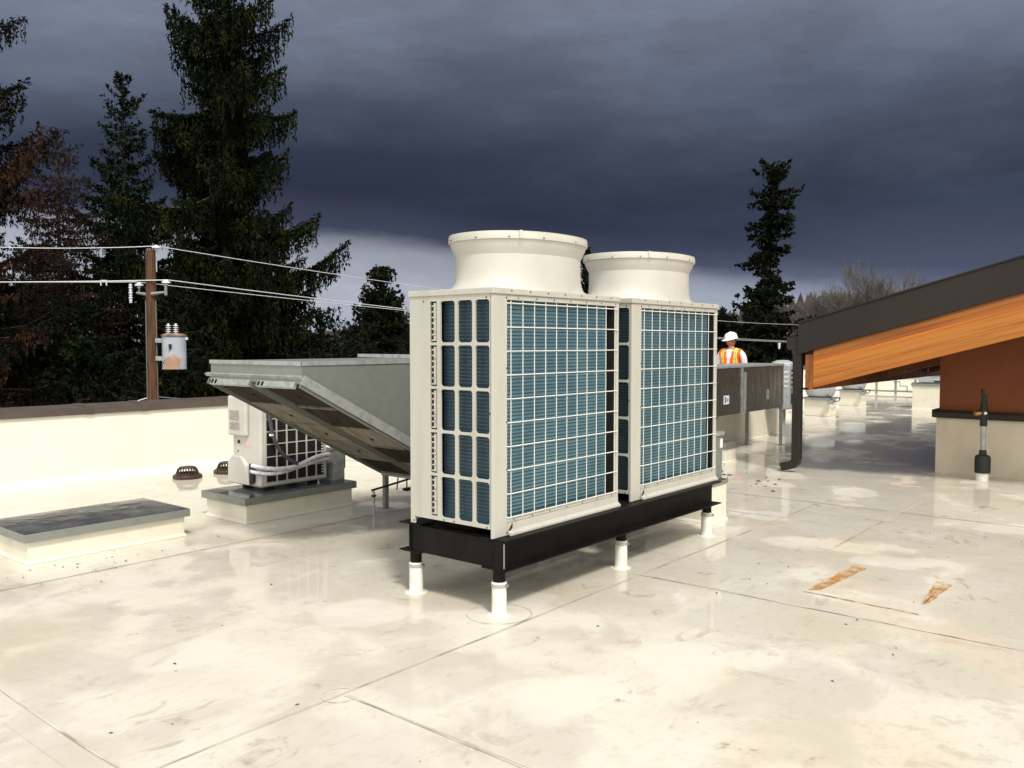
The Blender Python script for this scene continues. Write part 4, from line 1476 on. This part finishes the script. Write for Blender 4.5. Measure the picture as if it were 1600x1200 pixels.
def conifer(name, label, px, dist, top_y, base_hw_px, needles, seed, shape=0.85, limbs=170, droop=0.25, uplift=0.25, hang=0.5,
            leaf=(0.22, 0.07), dens=1.0, gap=0.0, spread=0.34, base_y=None, irregular=0.25, group=None, top_px=None, bare=0.0, step=0.16, flat_top=0.0, trunk_r=None):
    rg = np.random.default_rng(seed)
    x, y = at(px, dist)
    ztop = zat(top_y, dist)
    H = ztop + 5
    rad = base_hw_px / 1336.0 * dist
    lean = np.zeros(3)
    if top_px is not None:
        tx, ty = at(top_px, dist)
        lean = np.array([tx - x, ty - y, 0.0])
    t = thing(name, label, 'tree', (x, y, -5), 0, group)
    tr = trunk_r or max(0.10, H * 0.014)
    pts = [tuple(lean * (k / 10.0) ** 1.5 + np.array([0, 0, H * k / 10.0])) for k in range(11)]
    MB().tube(pts, [tr * (1 - 0.93 * k / 10.0) for k in range(11)], 10).build('trunk', barkm, t)
    zlow = 0.5 if base_y is None else zat(base_y, dist) + 5
    Ps, Ds, W_ = [], [], []
    limb = MB()
    for i in range(limbs):
        u = (i + rg.uniform(0, 1)) / limbs
        z = zlow + (H - zlow) * u ** 0.85
        f = (H - z) / (H - zlow)
        Lb = rad * (f ** shape) * (1 + flat_top * (1 - f)) * rg.uniform(1 - irregular * 1.4, 1 + irregular) + 0.15
        if gap and rg.uniform() < gap:
            Lb *= rg.uniform(0.3, 0.6)
        az_ = i * 2.399963 + rg.normal() * 0.35
        d = np.array([math.cos(az_), math.sin(az_), 0.0])
        side_ = np.array([-d[1], d[0], 0.0])
        base = lean * (z / H) ** 1.5 + np.array([0, 0, z])
        dr = droop * rg.uniform(0.6, 1.4) * (0.35 + 0.65 * f)
        ul = uplift * rg.uniform(0.5, 1.5)
        if f < 0.12:
            dr -= 0.5
        bend = rg.normal() * 0.12

        def path(s):
            s = np.asarray(s)[:, None]
            return base + d * Lb * s + side_ * Lb * bend * s ** 2 + np.array([0, 0, 1.0]) * Lb * (-dr * s * 1.5 + (dr * 0.5 + ul) * s ** 2.2)
        ns = max(4, int(Lb / step))
        s = np.linspace(0.10, 1.0, ns)
        C = path(s)
        if Lb > 0.5:
            q = path(np.array([0, 0.35, 0.7, 0.95]))
            r0 = max(0.012, 0.016 * Lb)
            limb.tube([tuple(p) for p in q], [r0, r0 * .7, r0 * .4, r0 * .15], 4, cap=False)
        tang = np.gradient(C, axis=0)
        # sprays to both sides, with hanging twigs
        for k in range(ns):
            if rg.uniform() < bare:
                continue
            l2 = (spread * Lb * (1 - s[k]) * (0.4 + 1.2 * s[k]) + 0.12)
            m2 = max(1, int(l2 / (step * 0.8)))
            for sg in (-1, 1):
                qq = np.linspace(0.1, 1, m2)[:, None]
                dd = tang[k] / (np.linalg.norm(tang[k]) + 1e-9) * 0.7 + side_ * sg
                p = C[k] + dd * l2 * qq + np.array([0, 0, -0.12]) * l2 * qq ** 2
                for rep in range(max(1, int(round(dens)))):
                    Ps.append(p + rg.normal(size=p.shape) * step * 0.35)
                    Ds.append(np.repeat(dd[None], m2, 0) + rg.normal(size=(m2, 3)) * 0.4)
                if hang > 0:
                    for _ in range(m2):
                        if rg.uniform() < 0.75:
                            hl = hang * rg.uniform(0.3, 1.0) * (0.35 + 0.65 * min(1, Lb / 2.0))
                            mm_ = max(1, int(hl / (step * 0.9)))
                            j = rg.integers(0, m2)
                            pp = p[j] + np.array([0, 0, -1.0]) * np.linspace(0.05, 1, mm_)[:, None] * hl
                            Ps.append(pp + rg.normal(size=pp.shape) * step * 0.18)
                            Ds.append(np.repeat(np.array([[0, 0, -1.0]]), mm_, 0) + rg.normal(size=(mm_, 3)) * 0.28)
    P_ = np.concatenate(Ps)
    D_ = np.concatenate(Ds)
    V, F = leaf_cloud(P_, D_, leaf[0], leaf[1], rg)
    # a second crossing face per clump so that it has volume from any side
    V2, F2 = leaf_cloud(P_ + rg.normal(size=P_.shape) * 0.04, D_ + rg.normal(size=D_.shape) * 0.5, leaf[0] * 0.8, leaf[1] * 1.1, rg)
    V = np.concatenate([V, V2])
    F = np.concatenate([F, F2 + len(F) * 4])
    raw('crown', V, F, needles, t)
    limb.build('limbs', barkm, t)
    return t


conifer('spruce_tree', 'very tall dark spruce with drooping twigs rising out of the top of the view', 358, 32, -200, 218, spruce, 1,
        shape=0.70, limbs=160, droop=0.55, uplift=0.42, hang=1.1, leaf=(0.19, 0.062), step=0.12, irregular=0.36, gap=0.30, spread=0.25, dens=2)
conifer('spruce_tree', 'dark green spruce with a pointed top left of the tallest spruce', 200, 38, 118, 138, spruce2, 2,
        shape=0.80, limbs=125, droop=0.45, uplift=0.45, hang=0.55, leaf=(0.22, 0.075), step=0.14, irregular=0.28, gap=0.12, spread=0.30, dens=2)
conifer('dying_spruce_tree', 'thin reddish brown dying conifer with see-through crown', 97, 35, 205, 135, needle_r, 3,
        shape=0.66, limbs=200, droop=0.22, uplift=0.18, hang=0.45, leaf=(0.17, 0.042), step=0.14, bare=0.03, irregular=0.3, spread=0.30)
conifer('dying_spruce_tree', 'half rusty conifer cut by the left edge of the view', -70, 27, -220, 175, needle_m, 4,
        shape=0.5, limbs=110, droop=0.35, uplift=0.50, hang=0.7, leaf=(0.18, 0.055), step=0.12, irregular=0.34, gap=0.25, spread=0.25, dens=2)
conifer('small_spruce_tree', 'small pointed spruce showing beside the tall spruce above the duct', 446, 46, 425, 80, spruce2, 5,
        shape=0.9, limbs=120, droop=0.35, uplift=0.35, hang=0.3, leaf=(0.30, 0.13), step=0.24)
conifer('fir_tree', 'dark broad fir standing left of the nearer heat pump unit', 597, 58, 422, 92, needle_f, 6,
        shape=0.70, limbs=260, droop=0.15, uplift=0.30, hang=0.25, leaf=(0.30, 0.12), step=0.21, irregular=0.13, dens=2)
conifer('fir_tree', 'narrow dark conifer showing between the two fan outlets', 914, 62, 388, 55, needle_f, 7,
        shape=0.8, limbs=130, droop=0.15, uplift=0.35, hang=0.2, leaf=(0.36, 0.18), step=0.28)
conifer('fir_tree', 'small dark conifer tip just right of the farther heat pump unit', 1128, 85, 484, 26, needle_f, 8,
        shape=0.8, limbs=70, droop=0.15, uplift=0.35, hang=0.0, leaf=(0.45, 0.24), step=0.36)
conifer('tall_pine_tree', 'tall narrow ragged conifer behind the worker', 1186, 55, 262, 41, needle_f, 9, top_px=1206,
        shape=0.14, limbs=130, droop=0.45, uplift=0.15, hang=0.10, leaf=(0.32, 0.16), step=0.22, irregular=0.5, gap=0.30, flat_top=-0.1, bare=0.08, base_y=500, trunk_r=0.30, dens=2)
conifer('fir_tree', 'broad dark evergreen at the foot of the tall narrow conifer', 1192, 50, 462, 92, needle_f, 10,
        shape=0.5, limbs=180, droop=0.15, uplift=0.25, hang=0.3, leaf=(0.36, 0.18), step=0.24, irregular=0.3, dens=2)
# understorey evergreens filling the belt behind the parapet
fill = [(20, 30, 450, 120, spruce), (130, 31, 485, 115, spruce2), (275, 29, 455, 105, spruce), (330, 36, 420, 120, spruce2), (430, 34, 455, 110, spruce),
        (500, 40, 490, 80, spruce2), (60, 42, 390, 140, spruce2), (560, 48, 512, 70, needle_f), (-60, 34, 430, 110, spruce), (660, 52, 500, 80, needle_f)]
fl = ['low dark evergreen at the far left behind the parapet', 'low dark evergreen below the rusty conifer', 'low dark evergreen just right of the wooden pole',
      'dark evergreen behind the transformer', 'low dark evergreen above the intake duct mouth', 'low evergreen under the right branches of the tall spruce',
      'dark evergreen deep behind the rusty conifer', 'low dark evergreen left of the broad fir', 'dark evergreen off the left edge of the view', 'low evergreen hidden mostly by the nearer heat pump unit']
for i, ((a, d, ty, hw, mm), lb) in enumerate(zip(fill, fl)):
    conifer('evergreen_tree', lb, a, d, ty, hw, mm, 30 + i, shape=0.45, limbs=130, droop=0.35, uplift=0.3, hang=0.6,
            leaf=(0.27, 0.085), step=0.19, irregular=0.3, group='low evergreens behind the parapet')
conifer('evergreen_tree', 'dark evergreen behind the gutter end of the building', 1262, 60, 505, 60, needle_f, 50, shape=0.5, limbs=110, droop=0.3, uplift=0.3, hang=0.3,
        leaf=(0.40, 0.20), step=0.30, group='low evergreens behind the parapet', dens=2)
conifer('evergreen_tree', 'dark evergreen directly behind the white hard hat', 1130, 60, 500, 55, needle_f, 51, shape=0.5, limbs=110, droop=0.3, uplift=0.3, hang=0.3,
        leaf=(0.40, 0.20), step=0.30, group='low evergreens behind the parapet', dens=2)


def bare_tree(name, label, px, dist, top_y, seed, m_, spread=0.35, depth=6, group=None, thick=1.5, twigs=3):
    rg = random.Random(seed)
    x, y = at(px, dist)
    H = zat(top_y, dist) + 5
    t = thing(name, label, 'tree', (x, y, -5), 0, group)
    m = MB()
    tw = MB()

    def grow(p, d, l, r, k):
        n = 3
        pts = [p]
        for i in range(n):
            d = (d + Vector((rg.gauss(0, 1), rg.gauss(0, 1), rg.gauss(0, .6))) * 0.10 + Vector((0, 0, 0.05))).normalized()
            p = p + d * (l / n)
            pts.append(p)
        (m if k > 3 else tw).tube(pts, [r, r * .85, r * .72, r * .6], 5 if k > 3 else 3, cap=False)
        if k == 0:
            return
        for j in range(twigs if k < depth else 4):
            a = rg.uniform(0, 6.28)
            side_ = Vector((math.cos(a), math.sin(a), 0))
            nd = (d + side_ * rg.uniform(spread * 0.6, spread * 1.7)).normalized()
            q = pts[-1] if j < 2 else pts[2]
            grow(q, nd, l * rg.uniform(0.62, 0.82), r * 0.58, k - 1)
    trunk_l = H * 0.30
    grow(Vector((0, 0, 0)), Vector((0, 0, 1)), trunk_l, H * 0.014 * thick, depth)
    a = m.build('trunk', m_, t)
    b = tw.build('twigs', m_, t)
    # normalise to the height set by the image row
    zmax = max(v.co.z for v in b.data.vertices)
    s = H / zmax
    t.scale = (s, s, s)
    return t


bare_tree('bare_tree', 'tall leafless pale tree rising above the low end of the metal roof', 1362, 70, 398, 5, twigm, 0.40, 7, twigs=4)
bare_tree('bare_tree', 'leafless tree right of the tallest bare one above the metal roof', 1428, 74, 408, 9, twigm, 0.42, 7, twigs=3)
bare_tree('bare_tree', 'short leafless tree left of the tall bare trees', 1312, 76, 447, 12, fartw, 0.42, 6)
bare_tree('bare_tree', 'reddish leafless tree between the tall spruce and the dark fir', 528, 66, 500, 14, fartw, 0.42, 6)
bare_tree('bare_tree', 'small reddish leafless tree close to the dark fir', 548, 70, 508, 17, fartw, 0.42, 6)

# hill with woods in the distance
m = MB()
prof = [(-200, 523), (500, 520), (1080, 508), (1130, 496), (1170, 484), (1210, 470), (1250, 462), (1300, 463), (1350, 470), (1450, 478), (1600, 490), (2000, 500)]
V = []
for p, y in prof:
    for d, f in ((180, 0.0), (240, 0.6), (320, 1.0), (420, 0.5)):
        x_, y_ = at(p, d)
        V.append((x_, y_, -5 + (zat(y, 320) + 5 - 3) * f))
F = [(i * 4 + j, i * 4 + 4 + j, i * 4 + 5 + j, i * 4 + 1 + j) for i in range(len(prof) - 1) for j in range(3)]
m.add(V, F, 0, True)
tag(m.build('hill', hillm), kind='structure')
rg = np.random.default_rng(77)
VV, FF = [], []
cnt = 0
xs = [p for p, _ in prof]
ys = [y for _, y in prof]
for i in range(2600):
    p = rg.uniform(350, 1700)
    f = rg.uniform(0, 1)
    d = 190 + 130 * f
    ff = np.interp(d, [180, 240, 320], [0, 0.6, 1.0])
    hz = -5 + (zat(float(np.interp(p, xs, ys)), 320) + 5 - 3) * ff
    x_, y_ = at(p, d)
    hgt = rg.uniform(3, 5.5)
    w = rg.uniform(0.7, 1.6)
    n = 5
    a0 = rg.uniform(0, 6)
    base = []
    for (zz_, ww) in ((0.15, 1.0), (0.5, 0.75)):
        for k in range(n):
            a = a0 + 6.283 * k / n
            base.append((x_ + math.cos(a) * w * ww * rg.uniform(.7, 1.2), y_ + math.sin(a) * w * ww * rg.uniform(.7, 1.2), hz + hgt * zz_))
    base.append((x_ + rg.normal() * 0.2, y_ + rg.normal() * .2, hz + hgt))
    VV += base
    o = cnt
    for k in range(n):
        k2 = (k + 1) % n
        FF += [(o + k, o + k2, o + n + k2), (o + k, o + n + k2, o + n + k), (o + n + k, o + n + k2, o + 2 * n)]
    cnt += 2 * n + 1
o = raw('distant_forest', VV, FF, [hillm, fartw], mi=(rg.uniform(size=len(FF) // 15) > 0.45).astype(int).repeat(15))
tag(o, 'brownish woods covering the far hill', 'forest', kind='stuff')

# ------------------------------------------------------------------ person
def skin_mesh(name, joints, edges, radii, levels=2, root=0):
    me = bpy.data.meshes.new(name)
    me.from_pydata(joints, edges, [])
    o = bpy.data.objects.new(name, me)
    COL.objects.link(o)
    sk = o.modifiers.new('skin', 'SKIN')
    for i, v in enumerate(me.skin_vertices[0].data):
        r = radii[i]
        v.radius = r if isinstance(r, tuple) else (r, r)
        v.use_root = (i == root)
    sb = o.modifiers.new('sub', 'SUBSURF')
    sb.levels = sb.render_levels = levels
    dg = bpy.context.evaluated_depsgraph_get()
    dg.update()
    me2 = bpy.data.meshes.new_from_object(o.evaluated_get(dg))
    bpy.data.objects.remove(o)
    me2.name = name
    me2.polygons.foreach_set('use_smooth', [True] * len(me2.polygons))
    return me2


pxy = at(1142, 17.1)
facing = AZ + R(180) - R(38)   # local -Y is the front; turned towards the left of the view
person = thing('person', 'person in white hard hat and orange safety vest looking left behind the dark duct', 'person', (pxy[0], pxy[1], 0), facing + R(90))
person.scale = (1.05, 1.05, 1.045)
# joints: x = their left/right, y = front(-)/back(+)
J = [(0, 0, 0.98), (0, 0.01, 1.12), (0, 0.0, 1.28), (0, 0.01, 1.43), (0, 0.012, 1.53), (0, 0.0, 1.60),
     (0.175, 0.01, 1.44), (0.235, 0.02, 1.40), (0.275, 0.04, 1.14), (0.27, -0.06, 0.92),
     (-0.175, 0.01, 1.44), (-0.235, 0.02, 1.40), (-0.275, 0.04, 1.14), (-0.27, -0.06, 0.92),
     (0.10, 0.0, 0.90), (0.11, -0.01, 0.50), (0.12, 0.02, 0.10), (0.13, -0.15, 0.04),
     (-0.10, 0.0, 0.90), (-0.11, -0.01, 0.50), (-0.12, 0.02, 0.10), (-0.13, -0.15, 0.04)]
E_ = [(0, 1), (1, 2), (2, 3), (3, 4), (4, 5), (3, 6), (6, 7), (7, 8), (8, 9), (3, 10), (10, 11), (11, 12), (12, 13),
      (0, 14), (14, 15), (15, 16), (16, 17), (0, 18), (18, 19), (19, 20), (20, 21)]
RD = [(0.175, 0.13), (0.165, 0.125), (0.18, 0.13), (0.14, 0.105), (0.062, 0.062), (0.058, 0.06),
      (0.085, 0.085), (0.070, 0.072), (0.052, 0.052), (0.034, 0.036),
      (0.085, 0.085), (0.070, 0.072), (0.052, 0.052), (0.034, 0.036),
      (0.105, 0.11), (0.070, 0.072), (0.048, 0.055), (0.045, 0.04),
      (0.105, 0.11), (0.070, 0.072), (0.048, 0.055), (0.045, 0.04)]
bme = skin_mesh('body', J, E_, RD)
for mm_ in (skinm, shirtm, jeans, bootd):
    bme.materials.append(mm_)
for p in bme.polygons:
    c = p.center
    if c.z > 1.515:
        p.material_index = 0
    elif abs(c.x) > 0.21 and c.z < 0.98 and c.z > 0.75:
        p.material_index = 0
    elif c.z > 0.95:
        p.material_index = 1
    elif c.z > 0.13:
        p.material_index = 2
    else:
        p.material_index = 3
body = bpy.data.objects.new('body', bme)
COL.objects.link(body)
body.parent = person
# head, shaped
hd = bmesh.new()
bmesh.ops.create_uvsphere(hd, u_segments=28, v_segments=20, radius=1)
for v in hd.verts:
    x, y, z = v.co
    xx = x * 0.076 * (1.0 - 0.18 * max(0, -z))
    yy = y * 0.097
    zz_ = z * 0.118
    if y < 0 and z < -0.3:
        yy *= 1.0 - 0.10 * (-z)
    if y < -0.6 and abs(x) < 0.28:
        if -0.25 < z < 0.15:
            yy -= 0.020 * (1 - abs(x) / 0.28) * (1 - (z + 0.05) * 2.0 if z > -0.05 else 1 - (-0.05 - z) * 3)
        if -0.55 < z < -0.38:
            yy -= 0.007 * (1 - abs(x) / 0.3)
        if z < -0.7:
            yy -= 0.008
    if y < -0.4 and 0.0 < z < 0.25 and 0.25 < abs(x) < 0.6:
        yy += 0.010
    v.co = (xx, yy, zz_)
hme_ = bpy.data.meshes.new('head')
hd.to_mesh(hme_)
hd.free()
hme_.materials.append(skinm)
hme_.polygons.foreach_set('use_smooth', [True] * len(hme_.polygons))
head = bpy.data.objects.new('head', hme_)
COL.objects.link(head)
head.parent = person
head.location = (0, -0.012, 1.685)
head.rotation_euler = (R(12), 0, R(-28))
m = MB()
for s in (-1, 1):
    m.lathe([(0.0, 0.004), (0.008, 0.003), (0.0105, 0.0), (0.008, -0.006)], (s * 0.030, -0.084, 0.012), 10)
m.build('eyes', dark, head)
m = MB()
for s in (-1, 1):
    m.lathe([(0.0, -0.03), (0.014, -0.02), (0.017, 0.0), (0.014, 0.02), (0.0, 0.03)], (s * 0.077, 0.008, -0.005), 8)
m.build('ears', skinm, head)
MB().tube([(-0.024, -0.088, -0.052), (0, -0.095, -0.054), (0.024, -0.088, -0.052)], 0.0045, 6).build('mouth', mat('lips', (0.30, 0.09, 0.07), 0.5), head)
m = MB().lathe([(0.070, -0.045), (0.0785, -0.02), (0.083, 0.02), (0.083, 0.06)], (0, 0.016, 0), 24)
hv = [v for v in m.v]
m.v = [(v[0], v[1] * 1.14 + 0.006 if v[1] > -0.03 else -0.03, v[2]) for v in hv]
m.build('hair', hairm, head)
# hard hat (held by the head: an item of clothing, child of the person)
hat = MB()
hat.lathe([(0.105, 0.0), (0.108, 0.02), (0.104, 0.055), (0.092, 0.085), (0.068, 0.108), (0.035, 0.121), (0.0, 0.124)], seg=32)
hat.v = [(x, y * 1.22, z) for x, y, z in hat.v]
brim = []
for k in range(32):
    a = 2 * math.pi * k / 32
    ext = 0.012 + 0.045 * max(0, -math.sin(a)) ** 1.5
    brim.append((math.cos(a), math.sin(a) * 1.22, ext))
vs = [(0.104 * x, 0.104 * y, 0.006) for x, y, e in brim] + [((0.105 + e) * x, (0.105 + e) * y, -0.004 - e * 0.25) for x, y, e in brim] + [((0.105 + e) * x, (0.105 + e) * y, -0.001 - e * 0.25) for x, y, e in brim] + [(0.104 * x, 0.104 * y, 0.012) for x, y, e in brim]
fs = []
for k in range(32):
    k2 = (k + 1) % 32
    for r_ in range(3):
        fs.append((r_ * 32 + k, r_ * 32 + k2, (r_ + 1) * 32 + k2, (r_ + 1) * 32 + k))
hat.add(vs, fs, 0, True)
hat.tube([(0, 0.115, 0.03), (0, 0.09, 0.10), (0, 0.0, 0.127), (0, -0.09, 0.10), (0, -0.118, 0.03)], 0.009, 8)
ho = hat.build('hard_hat', hatm, person)
ho.location = (0, -0.006, 1.725)
ho.rotation_euler = (R(10), 0, R(-28))
# hands with five fingers
for s in (-1, 1):
    w = Vector((s * 0.27, -0.075, 0.90))
    hj = [tuple(w), tuple(w + Vector((0, -0.02, -0.06)))]
    he = [(0, 1)]
    hr = [(0.028, 0.018), (0.038, 0.016)]
    for k, (off, ln) in enumerate(((-0.030, 0.070), (-0.010, 0.082), (0.010, 0.078), (0.029, 0.062))):
        b0 = w + Vector((0, -0.022 + off, -0.075))
        i0 = len(hj)
        hj += [tuple(b0), tuple(b0 + Vector((-s * 0.008, -0.006, -ln * .5))), tuple(b0 + Vector((-s * 0.026, -0.004, -ln * .92)))]
        he += [(1, i0), (i0, i0 + 1), (i0 + 1, i0 + 2)]
        hr += [(0.010, 0.010), (0.0088, 0.0088), (0.0075, 0.0075)]
    i0 = len(hj)
    hj += [tuple(w + Vector((-s * 0.012, -0.055, -0.035))), tuple(w + Vector((-s * 0.022, -0.072, -0.07)))]
    he += [(0, i0), (i0, i0 + 1)]
    hr += [(0.012, 0.012), (0.009, 0.009)]
    hm_ = skin_mesh('hand', hj, he, hr, 1)
    hm_.materials.append(skinm)
    o = bpy.data.objects.new('hand', hm_)
    COL.objects.link(o)
    o.parent = person
# safety vest: a shell over the torso, open at the neck
bmv = bmesh.new()
bmv.from_mesh(bme)
bmesh.ops.subdivide_edges(bmv, edges=bmv.edges, cuts=3, use_grid_fill=True)
bmv.normal_update()
kill = []
for f_ in bmv.faces:
    c = f_.calc_center_median()
    bad = c.z < 0.92 or c.z > 1.535 or abs(c.x) > 0.205 or (c.z < 1.05 and abs(c.x) > 0.19)
    # V neck at the front
    if c.y < 0.0 and c.z > 1.16 and abs(c.x) < (c.z - 1.10) * 0.17:
        bad = True
    if c.z > 1.49 and abs(c.x) < 0.085:
        bad = True
    if bad:
        kill.append(f_)
for v in bmv.verts:
    v.co += v.normal * 0.014
bmesh.ops.delete(bmv, geom=kill, context='FACES')
vm_ = bpy.data.meshes.new('safety_vest')
bmv.to_mesh(vm_)
bmv.free()
for mm_ in (vesto, vesty, vestg):
    vm_.materials.append(mm_)
for p in vm_.polygons:
    c = p.center
    ax = abs(c.x)
    p.use_smooth = True
    k = 0
    if 0.098 < ax < 0.160 or 1.02 < c.z < 1.09:
        k = 1
    if 0.117 < ax < 0.143 or 1.04 < c.z < 1.07:
        k = 2
    p.material_index = k
vo_ = bpy.data.objects.new('safety_vest', vm_)
COL.objects.link(vo_)
vo_.parent = person
sm_ = vo_.modifiers.new('thick', 'SOLIDIFY')
sm_.thickness = 0.006
